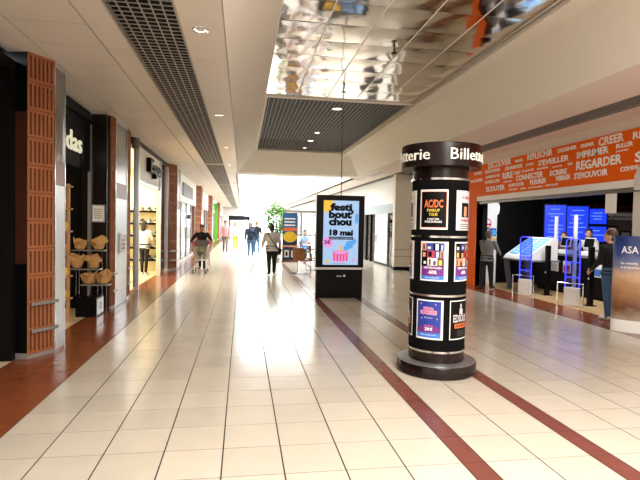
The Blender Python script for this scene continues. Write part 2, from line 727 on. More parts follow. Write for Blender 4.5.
# ------------------------------------------------------------------ left shop row
def room(name, x0, x1, y0, y1, z1, wallm, floorm, ceilm=None):
    """plain shop interior: back wall, two side walls, ceiling and floor"""
    a = MB()
    a.box(x0 - 0.1, x0, y0 - 0.1, y1 + 0.1, 0, z1) if x0 < 0 else a.box(x1, x1 + 0.1, y0 - 0.1, y1 + 0.1, 0, z1)
    a.box(x0, x1, y0 - 0.1, y0, 0, z1)
    a.box(x0, x1, y1, y1 + 0.1, 0, z1)
    struct('wall_' + name, a, wallm)
    c = MB()
    c.box(x0 - 0.1, x1 + (0.1 if x0 > 0 else 0), y0 - 0.1, y1 + 0.1, z1, z1 + 0.1)
    struct('ceiling_' + name, c, ceilm or wallm)
    f = MB()
    f.box(x0 - 0.1, x1 + (0.1 if x0 > 0 else 0), y0 - 0.1, y1 + 0.1, -0.12, -0.001)
    struct('floor_' + name, f, floorm)


M_THRESH = mat('threshold_tile', (226, 206, 164), 0.3, var=0.06)
M_BLACKWALL = mat('black_wall', (12, 10, 10), 0.6, var=0.3, scale=1.5, spec=0.12)
room('dark_shop', -6.5, -2.64, 2.3, 6.2, 3.4, M_BLACKWALL, M_THRESH)
room('sport_shop', -6.5, -2.64, 6.5, 9.85, 3.4, M_BLACKWALL, M_THRESH)
room('shoe_shop', -6.5, -2.64, 12.2, 17.3, 3.4, M_CREAMWALL, M_THRESH, M_WHITE)
area_light('shoe_shop_light', (-4.4, 14.6, 3.35), 3.0, 4.0, 270, (1.0, 0.95, 0.82))
area_light('sport_shop_light', (-4.6, 8.0, 3.35), 1.2, 1.2, 30, (1.0, 0.75, 0.45))

# louvred terracotta module: frame, seven upright slats, recessed back
MODH = 0.329


def louvre_mesh(wd, h=MODH, n=6):
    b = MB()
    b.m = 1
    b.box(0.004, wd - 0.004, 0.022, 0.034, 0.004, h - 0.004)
    b.m = 0
    e = 0.035
    b.box(0.003, wd - 0.003, 0, 0.03, 0.003, e)
    b.box(0.003, wd - 0.003, 0, 0.03, h - e, h - 0.003)
    iw = (wd - 0.006)
    step = iw / (n + 0.55)
    for k in range(n + 1):
        x = 0.003 + k * step
        b.box(x, x + step * 0.55, 0, 0.028, e, h - e)
    return b.mesh('louvre_panel', [M_TERRA, M_TERRAD])


def along(o, p0, p1):
    o.rotation_euler = (0, 0, math.atan2(p1[1] - p0[1], p1[0] - p0[0]))


def pillar(label, pts, near_y, dark_front=True, louv=(1,), silver=(2,), bumper=True, nslot=6):
    """pts: plan corners, front-left, front-right, chamfer end, side end, (second chamfer end)"""
    y0 = min(p[1] for p in pts)
    base = (pts[1][0] - 0.1, pts[1][1] + 0.2, 0)
    root = thing('shopfront_pillar', label, 'pillar', base)
    xb = -2.66
    cx = sum(p[0] for p in pts) / len(pts)
    core = MB()
    ins = [(p[0] - 0.045, p[1] + 0.03) for p in pts]
    ins += [(xb, pts[-1][1] - 0.05), (xb, pts[0][1] + 0.05)]
    core.prism(ins, 0, ZC - 0.005)
    core.build('core', M_BLACK, root)
    if dark_front:
        a, b = pts[0], pts[1]
        L = math.dist(a, b)
        for (z0, z1, m) in ((0.0, 0.07, M_SILVER), (0.07, 1.13, M_BLACK), (1.135, 2.03, M_DKBROWN), (2.035, 2.92, M_DKBROWN), (2.925, ZC - 0.01, M_BLACK)):
            q = MB()
            q.box(0.004, L - 0.004, 0, 0.03, z0, z1)
            o = q.build('front_panel', m, root, world=False)
            o.location = (a[0] - base[0], a[1] - base[1], 0)
            along(o, a, b)
    for k in louv:
        a, b = pts[k], pts[k + 1]
        L = math.dist(a, b)
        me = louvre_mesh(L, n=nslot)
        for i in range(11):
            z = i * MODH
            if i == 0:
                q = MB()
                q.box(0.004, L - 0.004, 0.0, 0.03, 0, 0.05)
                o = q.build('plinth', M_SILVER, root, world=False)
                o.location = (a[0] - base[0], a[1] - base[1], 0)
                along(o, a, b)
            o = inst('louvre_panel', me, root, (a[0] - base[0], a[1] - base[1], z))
            if i == 0:
                o.scale = (1, 1, 0.84)
                o.location.z = 0.052
            along(o, a, b)
        if bumper:
            for z in (0.33, 0.655):
                q = MB()
                q.box(0.03, L + 0.03, -0.05, -0.02, z - 0.022, z + 0.022)
                q.box(0.06, 0.09, -0.02, 0.0, z - 0.012, z + 0.012)
                q.box(L - 0.09, L - 0.06, -0.02, 0.0, z - 0.012, z + 0.012)
                o = q.build('bumper_rail', M_STEELTOP, root, world=False, bevel=0.006)
                o.location = (a[0] - base[0], a[1] - base[1], 0)
                along(o, a, b)
    for k in silver:
        a, b = pts[k], pts[k + 1]
        L = math.dist(a, b)
        for (z0, z1, m, inset) in ((0.0, 0.05, M_SILVER, 0.02), (0.05, 2.1, M_SILVER, 0), (2.105, 2.4, M_TERRAD2, 0), (2.405, ZC - 0.06, M_GREYPANEL, 0.01), (ZC - 0.058, ZC - 0.01, M_SILVER, 0)):
            q = MB()
            q.box(0.02, L - 0.02, inset, 0.03, z0, z1)
            o = q.build('side_panel', m, root, world=False)
            o.location = (a[0] - base[0], a[1] - base[1], 0)
            along(o, a, b)
        for xx in (0.0, L - 0.02):
            q = MB()
            q.box(xx, xx + 0.02, -0.006, 0.03, 0, ZC - 0.01)
            o = q.build('edge_trim', M_CHROME, root, world=False)
            o.location = (a[0] - base[0], a[1] - base[1], 0)
            along(o, a, b)
    return root


M_TERRAD2 = mat('brown_rose_panel', (128, 84, 70), 0.4, var=0.08)
M_GREYPANEL = mat('grey_panel', (120, 114, 108), 0.25, metal=0.4, var=0.1)
pillar('big pillar with terracotta louvres and a dark brown front beside the sport shop entrance',
       [(-3.1, 6.38), (-2.50, 6.27), (-2.31, 6.58), (-2.31, 6.95), (-2.55, 7.1)], 6.3)
p2 = pillar('silver faced pillar between the sport shop and the shoe shop, notice box on it',
            [(-2.62, 9.68), (-2.43, 9.74), (-2.40, 9.93), (-2.40, 10.88), (-2.43, 11.36), (-2.55, 12.1)], 9.6, louv=(1, 3), nslot=4, dark_front=False)
pillar('terracotta louvred pillar right after the shoe shop window',
       [(-2.62, 17.32), (-2.46, 17.3), (-2.25, 17.75), (-2.25, 18.6), (-2.5, 18.9)], 17, louv=(1,), dark_front=False)
far_lab = ['terracotta pillar behind the man with the shopping trolley', 'distant terracotta pillar, second beyond the shopping trolley',
           'farthest terracotta pillar near the bright end of the gallery']
for yy, lb in zip((27.0, 36.5, 49.0), far_lab):
    pillar(lb, [(-2.62, yy), (-2.46, yy), (-2.2, yy + 0.6), (-2.2, yy + 1.6), (-2.5, yy + 2)], yy, louv=(1,), dark_front=False, bumper=False)

# sport shop front: black fascia, letters, jambs, black return wall
fa = thing('shop_sign', 'black shop fascia with glowing white letters das beside the big pillar', 'sign', (-2.79, 8.2, 2.55))
b = MB()
b.box(-2.84, -2.74, 7.1, 9.52, 2.55, ZC - 0.02)
b.build('board', M_BLACKWALL, fa)
M_GLOWINK = mat('lit_letters', (255, 244, 205), 0.4, emit=0.55, var=0.02)
text_obj('adidas', (-2.74, 7.57, 2.80), (0, 1, 0), (0, 0, 1), fa, M_GLOWINK, width=1.44, height=0.33, depth=0.02, bold=0.008)
b = MB()
b.box(-2.745, -2.735, 9.08, 9.12, 2.66, 3.1)
b.build('blade', mat('slate', (44, 46, 60), 0.4), fa)
b = MB()
b.box(-2.78, -2.73, 9.52, 9.58, 0, ZC - 0.02)
struct('trim_sport_shop', b, M_SILVER)
b = MB()
b.box(-2.9, -2.47, 9.58, 9.66, 0, ZC - 0.02)
rw = struct('wall_sport_return', b, mat('near_black_brown', (22, 13, 11), 0.3, var=0.4, scale=2))
nb = thing('wall_notice', 'white framed notice on the dark wall above the paper bundles', 'notice', (-2.58, 9.58, 1.5))
b = MB()
b.box(-2.72, -2.49, 9.55, 9.58, 1.63, 1.95)
b.build('frame', M_SILVER, nb)
b = MB()
b.box(-2.70, -2.51, 9.543, 9.55, 1.65, 1.93)
b.build('sheet', M_PAPER, nb)
b = MB()
for k in range(5):
    b.box(-2.68, -2.53, 9.541, 9.543, 1.70 + k * 0.04, 1.715 + k * 0.04)
b.build('print', mat('notice_print', (150, 140, 130), 0.6), nb)

# pale wood display inside the entrance
rk = thing('display_rack', 'tall pale wood display rack with yellow goods inside the sport shop entrance', 'rack', (-2.87, 8.58, 0))
for x in (-2.96, -2.80):
    b = MB()
    b.box(x - 0.02, x + 0.02, 8.55, 8.61, 0, 2.25)
    b.build('post', M_WOOD, rk)
for i in range(6):
    b = MB()
    b.box(-2.96, -2.78, 8.45, 8.75, 0.35 + i * 0.37, 0.375 + i * 0.37)
    b.build('shelf', M_WOOD, rk)
yl = [(226, 176, 40), (240, 200, 80), (220, 140, 60), (236, 190, 50), (200, 120, 50)]
for i in range(5):
    for k in range(2):
        g = tag(MB().ellipsoid((-2.915 + 0.09 * k, 8.52, 0.375 + i * 0.37 + 0.075), 0.04, 0.1, 0.075, 10, 8).build('bag', mat('yellow_goods_%d' % i, yl[i], 0.5), smooth='all'),
                'small yellow bag on the wood rack, %s of the %s shelf' % (['left', 'right'][k], ['lowest', 'second', 'third', 'fourth', 'fifth'][i]), 'bag', 'yellow bags on the wood rack')

# stepped stand with kraft paper bundles
st = thing('paper_stand', 'black boxed stand with three tiers carrying crumpled kraft paper bundles', 'stand', (-2.6, 9.1, 0))
b = MB()
b.box(-2.80, -2.46, 8.93, 9.38, 0.0, 0.33)
b.build('base', M_BLACK, st, bevel=0.006)
b = MB()
b.box(-2.46, -2.452, 8.96, 9.35, 0.03, 0.30)
b.build('base_plate', M_SILVER, st)
b = MB()
b.lathe([(0.05, 0), (0.06, 0), (0.06, 0.004), (0.05, 0.004)], 16)
b.v = [(-2.452 + z, 9.16 + x, 0.17 + y) for x, y, z in b.v]
b.build('emblem', M_GREYPANEL, st)
tiers = [(-2.95, -2.40, 9.28, 1.12), (-2.96, -2.44, 9.14, 0.80), (-2.72, -2.26, 9.02, 0.54)]
for i, (x0, x1, y, z) in enumerate(tiers):
    b = MB()
    b.box(x0, x1, y - 0.09, y + 0.09, z, z + 0.018)
    b.build('tray', M_SILVER, st)
    for x in (x0 + 0.08, x1 - 0.08):
        b = MB()
        b.tube([(x, min(y + 0.075, 9.36), 0.33), (x, min(y + 0.075, 9.36), z)], 0.008)
        b.build('rod', M_CHROME, st)


def crumple(c, r, h, seed):
    r_ = random.Random(seed)
    b = MB()
    n = 9
    rings = []
    for j, (rr, zz) in enumerate(((0.25, 0.0), (0.7, 0.15), (1.0, 0.62), (1.18, 1.0), (0.72, 0.8), (0.2, 0.55))):
        for k in range(n):
            a = 2 * PI * k / n + r_.uniform(-0.2, 0.2)
            q = r * rr * r_.uniform(0.75, 1.2)
            rings.append((c[0] + q * math.cos(a), c[1] + q * math.sin(a), c[2] + max(0.0, h * zz * (r_.uniform(0.55, 1.35) if 0 < j else 0))))
    f = [list(range(n))[::-1]]
    for j in range(5):
        for k in range(n):
            f.append((j * n + k, j * n + (k + 1) % n, (j + 1) * n + (k + 1) % n, (j + 1) * n + k))
    f.append(list(range(5 * n, 6 * n)))
    b.add(rings, f)
    return b


names = [['left', 'right']] * 3
tn = ['top', 'middle', 'lowest']
for i, (x0, x1, y, z) in enumerate(tiers):
    for k in range(2):
        cx = x0 + (x1 - x0) * (0.24 + 0.52 * k)
        o = crumple((cx, y, z + 0.019), 0.125, 0.2, 40 + i * 2 + k).build('paper_bundle', M_KRAFT)
        tag(o, 'crumpled kraft paper bundle at the %s of the %s tier' % (names[i][k], tn[i]), 'paper', 'kraft paper bundles on the stepped stand')

# details on the silver pillar
dv = thing('notice_box', 'small white wall box with print on the silver pillar face', 'notice', (-2.39, 10.3, 1.2))
b = MB()
b.box(-2.395, -2.36, 10.22, 10.62, 1.02, 1.42)
b.build('case', M_SILVER, dv, bevel=0.004)
b = MB()
b.box(-2.36, -2.357, 10.25, 10.59, 1.05, 1.39)
b.build('sheet', M_PAPER, dv)
b = MB()
for k in range(3):
    b.box(-2.357, -2.355, 10.28, 10.54, 1.1 + k * 0.08, 1.13 + k * 0.08)
b.build('print', mat('notice_print', (150, 140, 130), 0.6), dv)
cm = thing('wall_speaker', 'round grey cap unit at the top of the silver pillar', 'speaker', (-2.38, 11.5, 3.3))
b = MB()
b.lathe([(0.001, 3.28), (0.07, 3.28), (0.08, 3.3), (0.08, 3.5), (0.001, 3.5)], 20, (-2.36, 11.5))
b.build('drum', mat('speaker_grey', (110, 98, 86), 0.5), cm, smooth=True)
b = MB()
b.box(-2.43, -2.36, 11.47, 11.53, 3.38, 3.43)
b.build('bracket', M_GREYPANEL, cm)

# shoe shop front
ss = MB()
ss.box(-2.62, -2.5, 12.1, 17.3, ZC - 0.13, ZC)
struct('trim_3', ss, M_BLACK)
for y in (12.42, 15.62, 17.1):
    b = MB()
    b.box(-2.58, -2.46, y - 0.05, y + 0.05, 0, ZC - 0.13)
    struct('trim_shoe_shop_post', b, M_SILVER)
pn = MB()
pn.box(-2.53, -2.515, 12.12, 12.37, 0.1, ZC - 0.13)
struct('window_1', pn, M_GLASS)
pn = MB()
pn.box(-2.53, -2.515, 15.67, 17.05, 0.1, ZC - 0.13)
struct('window_2', pn, M_GLASS)
fs2 = thing('shop_sign', 'white shoe shop fascia with thick black raised letters', 'sign', (-2.54, 14, 2.6))
b = MB()
b.box(-2.56, -2.5, 12.47, 15.57, 2.68, ZC - 0.13)
b.build('board', M_WHITE, fs2)
text_obj('Equr', (-2.5, 13.5, 2.98), (0, 1, 0), (0, 0, 1), fs2, M_BLACK, width=2.0, height=0.36, depth=0.12, bold=0.03)
b = MB()
b.box(-2.58, -2.5, 12.47, 15.57, 2.6, 2.68)
b.build('lintel', M_GREYPANEL, fs2)
# shoe display wall, facing the entrance
sh = thing('shoe_display', 'dark shelved shoe display in the lit shoe shop', 'shelf', (-3.0, 17.1, 0))
b = MB()
b.box(-3.9, -2.66, 17.24, 17.28, 0, 2.5)
b.build('back_panel', M_CREAMWALL, sh)
for i in range(5):
    b = MB()
    b.box(-3.9, -2.66, 16.9, 17.24, 0.35 + i * 0.40, 0.42 + i * 0.40)
    b.build('shelf', M_BLACK, sh)
b = MB()
b.box(-2.70, -2.66, 16.88, 17.28, 0, 2.5)
b.build('side', M_GREYPANEL, sh)


def shoe(root_label, x, y, z, m, g):
    r = thing('shoe', root_label, 'shoe', (x, y, z), group=g)
    b = MB()
    b.add([(-.045, -.14, .0), (.045, -.14, .0), (.045, .14, .0), (-.045, .14, .0),
           (-.04, -.15, .03), (.04, -.15, .03), (.04, .14, .05), (-.04, .14, .05),
           (-.035, -.12, .06), (.035, -.12, .06), (.03, .14, .12), (-.03, .14, .12),
           (-.03, -.02, .09), (.03, -.02, .09), (.028, .06, .13), (-.028, .06, .13)],
          [(0, 1, 5, 4), (1, 2, 6, 5), (2, 3, 7, 6), (3, 0, 4, 7), (4, 5, 9, 8), (8, 9, 13, 12), (12, 13, 14, 15), (15, 14, 10, 11),
           (5, 6, 10, 14, 13, 9), (7, 4, 8, 12, 15, 11), (6, 7, 11, 10)])
    b.build('upper', m, r, world=False, smooth=True)
    b = MB()
    b.box(-.047, .047, -.15, .145, 0, .018)
    b.build('sole', M_PAPER, r, world=False)
    return r


scol = [(60, 50, 46), (180, 176, 170), (150, 110, 80), (40, 42, 52)]
for i in range(5):
    for k in range(5):
        cc = scol[(i * 2 + k) % 4]
        shoe('%s shoe from the left on the %s shelf of the display' % (['first', 'second', 'third', 'fourth', 'fifth'][k], ['lowest', 'second', 'third', 'fourth', 'top'][i]), -3.75 + k * 0.23, 17.06, 0.42 + i * 0.40,
             mat('shoe_%d_%d_%d' % cc, cc, 0.5), 'shoes on the %s shelf' % ['lowest', 'second', 'third', 'fourth', 'top'][i])

# further shop fronts on the left: glass bays under white fascias
def shop_bay(side, y0, y1, n, label, signrgb, x, jamb=None):
    s = 1 if side == 'left' else -1
    r = thing('storefront', label, 'storefront', (x, (y0 + y1) / 2, 0))

    def bx(xa, xb, a, c, d, e):
        b = MB()
        xa2, xb2 = sorted((x + s * xa, x + s * xb))
        b.box(xa2, xb2, a, c, d, e)
        return b
    bx(-0.16, 0.0, y0, y1, 2.5, ZC - 0.01).build('fascia', M_WHITE, r)
    q = bx(0.0, 0.04, y0 + 0.25 * (y1 - y0), y0 + 0.75 * (y1 - y0), 2.75, 3.3).build('sign_board', mat('sign_%d_%d_%d' % signrgb, signrgb, 0.4), r)
    step = (y1 - y0) / n
    for i in range(n + 1):
        y = y0 + i * step
        bx(-0.1, -0.02, max(y0, y - 0.04), min(y1, y + 0.04), 0, 2.5).build('mullion', M_SILVER, r)
    for i in range(n):
        p = bx(-0.065, -0.055, y0 + i * step + 0.04, y0 + (i + 1) * step - 0.04, 0.12, 2.5).build('pane', M_GLASS, r)
    bx(-0.1, -0.02, y0, y1, 0, 0.12).build('sill', M_SILVER, r)
    bx(-1.6, -1.5, y0, y1, 0, ZC).build('back_wall', M_WHITE, r)
    return r


shop_bay('left', 18.95, 26.95, 4, 'white framed shop front just before the shopping trolley', (30, 28, 30), -2.45)
shop_bay('left', 29.05, 36.45, 4, 'bright white shop front between the far terracotta pillars', (240, 240, 240), -2.45)
shop_bay('left', 38.55, 48.9, 5, 'distant white shop front with a green sign on the left side', (70, 170, 40), -2.45)
shop_bay('left', 51.1, 62.9, 5, 'last white shop front on the left before the bright end', (220, 150, 120), -2.45)
gp = tag(MB().box(-2.408, -2.17, 44.0, 44.12, 0.0, 3.3).build('banner', mat('green_banner', (96, 190, 40), 0.6)), 'bright green upright banner far down the left shop row', 'banner')
w = MB()
w.box(-4.15, -4.05, 17.4, 63, 0, ZC)
struct('wall_shop_row', w, M_WHITE)
w = MB()
w.box(-4.1, -2.64, 17.4, 63, -0.12, -0.001)
struct('floor_shop_row', w, M_THRESH)
w = MB()
w.box(-4.1, -2.75, 17.4, 63, ZC, ZC + 0.05)
struct('ceiling_shop_row', w, M_WHITE)
for yy in (23, 33, 44, 57):
    area_light('shop_row_light', (-3.4, yy, ZC - 0.05), 0.8, 5, 160, (1, 0.97, 0.92))

# recessed downlights in the left ceiling and the coffer
M_LAMP = mat('lamp_glow', (255, 244, 220), 0.5, emit=4.0, var=0.0)


def downlight(label, x, y, z, r, power, group):
    d = thing('downlight', label, 'downlight', (x, y, z), group=group)
    b = MB()
    b.lathe([(r * 0.72, z - 0.004), (r * 0.8, z - 0.012), (r, z - 0.008), (r * 1.02, z), (r * 0.72, z)], 24, (x, y))
    b.build('trim_ring', M_CHROME, d, smooth=True)
    b = MB()
    b.lathe([(r * 0.72, z - 0.002), (r * 0.45, z + 0.0015), (0.0005, z + 0.0015)], 24, (x, y))
    b.build('lens', M_LAMP if power else M_GREYPANEL, d)
    if power:
        l = bpy.data.lights.new('downlight_lamp', 'SPOT')
        l.energy = power
        l.spot_size = math.radians(110)
        l.spot_blend = 0.6
        l.shadow_soft_size = 0.06
        l.color = (1.0, 0.92, 0.82)
        o = bpy.data.objects.new('downlight_lamp', l)
        COL.objects.link(o)
        o.parent = d
        o.location = (0, 0, -0.03)
    return d


ordn = ['nearest', 'second', 'third', 'fourth', 'fifth', 'sixth', 'seventh']
for i, y in enumerate((5.2, 9.2, 13.1, 17.0, 20.9, 24.8, 28.7)):
    downlight('round recessed downlight in the left ceiling, %s to the camera' % ordn[i], -0.45, y, ZC, 0.085, 45 if i < 5 else 0, 'downlights along the left ceiling')
for i, (y, r) in enumerate(((11.5, 0.13), (14.6, 0.1), (16.05, 0.12), (17.6, 0.1))):
    downlight('glowing lamp in the coffer grille, %s row from the mirror panels' % ordn[i].replace('nearest', 'first'), 2.16, y, ZT - 0.004, r, 90 if i == 0 else 50, 'lamps in the coffer grille')
# sprinkler heads
for i, (x, y) in enumerate(((2.25, 7.35), (1.95, 9.7))):
    sp = thing('sprinkler', ['sprinkler head under the nearer mirror panels', 'sprinkler head under the mirror panels close to the grille'][i], 'sprinkler', (x, y, ZT))
    b = MB()
    b.cyl((x, y), 0.012, ZT - 0.09, ZT - 0.004, 10)
    b.build('stem', M_BLACK, sp)
    b = MB()
    b.cyl((x, y), 0.045, ZT - 0.1, ZT - 0.09, 12)
    b.build('deflector', M_BLACK, sp)

# ------------------------------------------------------------------ right side: far store row and passage
w = MB()
w.box(5.7, 7.7, 18.0, 18.3, 0.12, ZC)
pw = struct('wall_passage', w, mat('beige_panel', (232, 224, 208), 0.55, var=0.02))
for z in (0.52, 0.78):
    b = MB()
    b.box(5.7, 7.7, 17.98, 18.0, z - 0.012, z + 0.012)
    b.build('rail', mat('rail_beige', (168, 160, 146), 0.4), pw)
b = MB()
b.box(5.68, 7.7, 17.97, 18.32, 0, 0.12)
b.build('skirting', M_BLACK, pw)
w = MB()
w.box(7.6, 7.7, 14.2, 18.0, 0, ZC)
struct('wall_passage_back', w, M_PLASTER)
w = MB()
w.box(6.95, 7.7, 13.9, 18, -0.12, -0.001)
struct('floor_passage', w, M_THRESH)

XS = 5.86
sr = thing('storefront', 'white shop front with a blue grey sign strip behind the advertising screen', 'storefront', (XS, 21, 0))


def rb(xa, xb, y0, y1, z0, z1, name, m):
    b = MB()
    b.box(xa, xb, y0, y1, z0, z1)
    return b.build(name, m, sr)


rb(XS, XS + 0.15, 18.3, 30, 2.55, ZC - 0.01, 'fascia', M_WHITE)
rb(XS - 0.03, XS + 0.12, 18.3, 30, 2.18, 2.55, 'sign_strip', mat('sign_bluegrey', (158, 172, 178), 0.4))
rb(XS, XS + 0.12, 19.5, 20.9, 0, 2.18, 'wall_panel', M_WHITE)
rb(XS, XS + 0.12, 21.0, 21.35, 0, 2.18, 'wall_panel', M_WHITE)
rb(XS - 0.01, XS + 0.12, 19.5, 21.35, 0, 0.1, 'skirting', M_BLACK)
rb(XS, XS + 0.1, 18.3, 18.38, 0, 2.18, 'door_frame', M_GREYPANEL)
rb(XS, XS + 0.1, 19.42, 19.5, 0, 2.18, 'door_frame', M_GREYPANEL)
rb(XS + 0.04, XS + 0.055, 18.38, 19.42, 0.05, 2.18, 'door_pane', M_GLASS)
rb(XS, XS + 0.12, 21.35, 21.5, 0, 2.18, 'door_frame', M_BLACK)
rb(XS + 0.1, XS + 0.14, 21.5, 24.5, 0, 2.18, 'dark_opening', M_GREYPANEL)
for y in (22.2, 23.0, 23.8):
    rb(XS, XS + 0.1, y, y + 0.1, 0, 2.18, 'door_frame', M_BLACK)
rb(XS, XS + 0.15, 24.5, 30, 0, 2.18, 'wall_panel', M_WHITE)
b = MB()
b.box(XS - 0.012, XS, 21.1, 21.25, 1.35, 1.6)
b.build('notice', M_PAPER, sr)
b = MB()
b.box(XS - 0.012, XS, 21.1, 21.25, 0.95, 1.25)
b.build('intercom', M_BLACK, sr)
w = MB()
w.box(XS + 1.4, XS + 1.5, 18.3, 63, 0, ZC)
struct('wall_far_right', w, M_WHITE)
w = MB()
w.box(6.95, XS + 1.5, 18.3, 63, -0.12, -0.001)
struct('floor_far_right', w, M_THRESH)
shop_bay('right', 30.05, 46, 6, 'pale glazed shop front far down the right side', (200, 210, 214), XS)
shop_bay('right', 46.05, 62.9, 6, 'last glazed shop front on the right before the bright end', (220, 220, 220), XS)
w = MB()
w.box(6.1, XS + 1.5, 18.0, 63, ZC, ZC + 0.05)
struct('ceiling_far_right', w, M_WHITE)
vt = thing('ceiling_vent', 'square ceiling vent beside louvre slots in the right soffit', 'vent', (4.95, 20.5, ZC))
b = MB()
b.box(4.78, 5.12, 20.0, 20.9, ZC - 0.01, ZC - 0.001)
b.build('grid', M_GREYPANEL, vt)
for k in range(6):
    b = MB()
    b.box(5.0 - .14, 5.0 + .14, 17.4 + k * 0.3, 17.46 + k * 0.3, ZC - 0.008, ZC - 0.001)
    b.build('slot', M_GREYPANEL, vt)

# ------------------------------------------------------------------ right shop (tickets and media)
XF = 6.6
room('media_shop', 6.95, 12.6, 3.0, 14.0, 3.1, M_BLACKWALL, M_SHOPFLOOR)
sg = thing('shop_sign', 'long orange shop sign band covered in white French verbs', 'sign', (XF, 10, 2.55))
b = MB()
b.box(XF, XF + 0.2, 3.0, 13.9, 2.55, 3.42)
b.build('board', M_ORANGE, sg)
b = MB()
b.box(XF + 0.02, XF + 0.35, 3.0, 13.9, 3.42, ZC)
struct('trim_4', b, M_SOFFIT)
WORDS = [('DECOUVRIR', 12.63, 3.275, 1.17, 0.165), ('VIBRER', 11.3, 3.28, 0.37, 0.07), ('REFLECHIR', 10.76, 3.275, 0.96, 0.14), ("S'ENNIVRER", 11.75, 3.135, 0.81, 0.09), ('JOUER', 10.81, 3.14, 0.33, 0.06), ("S'EVEILLER", 10.31, 3.09, 1.06, 0.12), ('FREDONNER', 12.8, 3.155, 0.83, 0.09), ('VIVRE', 13.45, 3.17, 0.47, 0.08), ('RIRE', 11.86, 2.93, 0.49, 0.16), ('LIRE', 11.3, 2.99, 0.26, 0.08), ('BAVARDER', 10.96, 3.01, 0.49, 0.05), ('DANSER', 10.35, 3.005, 0.41, 0.04), ('CONNECTER', 11.22, 2.83, 1.1, 0.13), ('ECRIRE', 9.87, 2.825, 0.57, 0.11), ('APPRENDRE', 12.75, 3.015, 0.76, 0.07), ('RACONTER', 13.64, 2.97, 0.72, 0.08), ('EVEILLER', 12.78, 2.875, 0.8, 0.08), ('ECOUTER', 12.7, 2.655, 0.97, 0.13), ('SUPPORTER', 11.54, 2.7, 0.68, 0.08), ('PLEURER', 10.61, 2.69, 0.61, 0.11), ('VIBRER', 9.67, 2.7, 0.49, 0.1), ("S'EMOUVOIR", 9.07, 2.685, 0.93, 0.12), ('REGARDER', 9.02, 2.86, 1.21, 0.17), ('IMPRIMER', 9.01, 3.09, 0.87, 0.13), ('DESSINER', 9.62, 3.29, 0.6, 0.08), ('FREMIR', 8.9, 3.285, 0.38, 0.07), ('CREER', 8.41, 3.25, 0.63, 0.15), ('BULLER', 7.96, 3.135, 0.39, 0.08), ("S'AMUSER", 7.96, 3.065, 0.3, 0.03), ('COMMUNIQUER', 7.84, 2.71, 0.91, 0.08), ('RE', 7.58, 3.24, 0.24, 0.12), ('S', 7.52, 2.84, 0.16, 0.17), ('CHANTER', 11.54, 2.61, 0.39, 0.04), ('AIMER', 11.03, 2.605, 0.25, 0.04), ("S'AMUSER", 10.69, 2.605, 0.58, 0.03), ('PARTAGER', 10.01, 2.605, 0.44, 0.04), ('RIRE', 9.28, 2.985, 0.15, 0.05), ('CHUCHOTER', 9.8, 2.99, 0.34, 0.03), ('VOYAGER', 9.8, 2.995, 0.2, 0.02), ('PARLER', 11.79, 2.83, 0.39, 0.04)]
WORDS = [w_ for w_ in WORDS if w_[0] != 'VOYAGER']
for t_, y, z, wd, h in WORDS:
    text_obj(t_, (XF, y, z), (0, -1, 0), (0, 0, 1), sg, M_WHITEINK, width=wd, height=h, depth=0.004, bold=0.032)
jb = tag(MB().box(XF, XF + 0.2, 13.25, 13.9, 0, 2.55).build('jamb', M_ORANGE), 'orange upright jamb at the far end of the shop opening', 'jamb')
w = MB()
w.box(XF + 0.02, XF + 0.35, 13.25, 13.95, 0, 2.54)
struct('wall_media_corner', w, M_BLACKWALL)
shu = thing('shutter_housing', 'white roller shutter housing under the orange sign band', 'shutter', (XF, 10, 2.36))
b = MB()
b.box(XF + 0.01, XF + 0.3, 3.0, 13.25, 2.42, 2.55)
b.build('box', M_WHITE, shu)
b = MB()
b.box(XF + 0.05, XF + 0.12, 3.0, 13.25, 2.34, 2.42)
b.build('bottom_rail', M_GREYPANEL, shu)
b = MB()
b.box(XF + 0.3, XF + 0.42, 3.0, 13.9, 2.4, ZC)
struct('wall_media_lintel', b, M_BLACKWALL)
w = MB()
w.box(6.68, 7.1, 6.3, 7.61, 0, 2.36)
w.extr([(6.55, 7.46, 2.36), (6.55, 6.3, 2.36), (6.55, 6.3, 3.3), (6.55, 7.3, 2.86), (6.55, 7.46, 2.60)], (0.5, 0, 0))
struct('wall_media_pier', w, mat('pier_plaster', (214, 208, 200), 0.7, var=0.03))
w = MB()
w.box(6.75, 6.9, 3.0, 6.3, 0, 2.36)
struct('wall_media_front', w, M_PLASTER)
area_light('media_shop_light', (7.36, 10.0, 3.05), 0.6, 6.0, 140, (0.97, 0.97, 1.0))


# ------------------------------------------------------------------ poster column
CX, CY, CR = 2.262, 5.45, 0.32
ANCH = [None]


def tmap(t):
    """poster layouts are drawn on a 50 degree sheet, the real sheets span 56"""
    return t if ANCH[0] is None else ANCH[0] + (t - ANCH[0]) * 1.11



def on_cyl(th, z, r):
    return (CX + r * math.sin(th), CY - r * math.cos(th), z)


def patch(name, th0, th1, z0, z1, r0, r1, m, parent, n=8):
    b = MB()
    th0, th1 = math.radians(tmap(th0)), math.radians(tmap(th1))
    v = []
    for k in range(n + 1):
        t = th0 + (th1 - th0) * k / n
        v += [on_cyl(t, z0, r0), on_cyl(t, z1, r0), on_cyl(t, z0, r1), on_cyl(t, z1, r1)]
    f = []
    for k in range(n):
        a, c = 4 * k, 4 * k + 4
        f += [(a + 2, c + 2, c + 3, a + 3), (a, a + 1, c + 1, c), (a + 1, a + 3, c + 3, c + 1), (a, c, c + 2, a + 2)]
    f += [(0, 2, 3, 1), (4 * n, 4 * n + 1, 4 * n + 3, 4 * n + 2)]
    b.add(v, f)
    return b.build(name, m, parent)


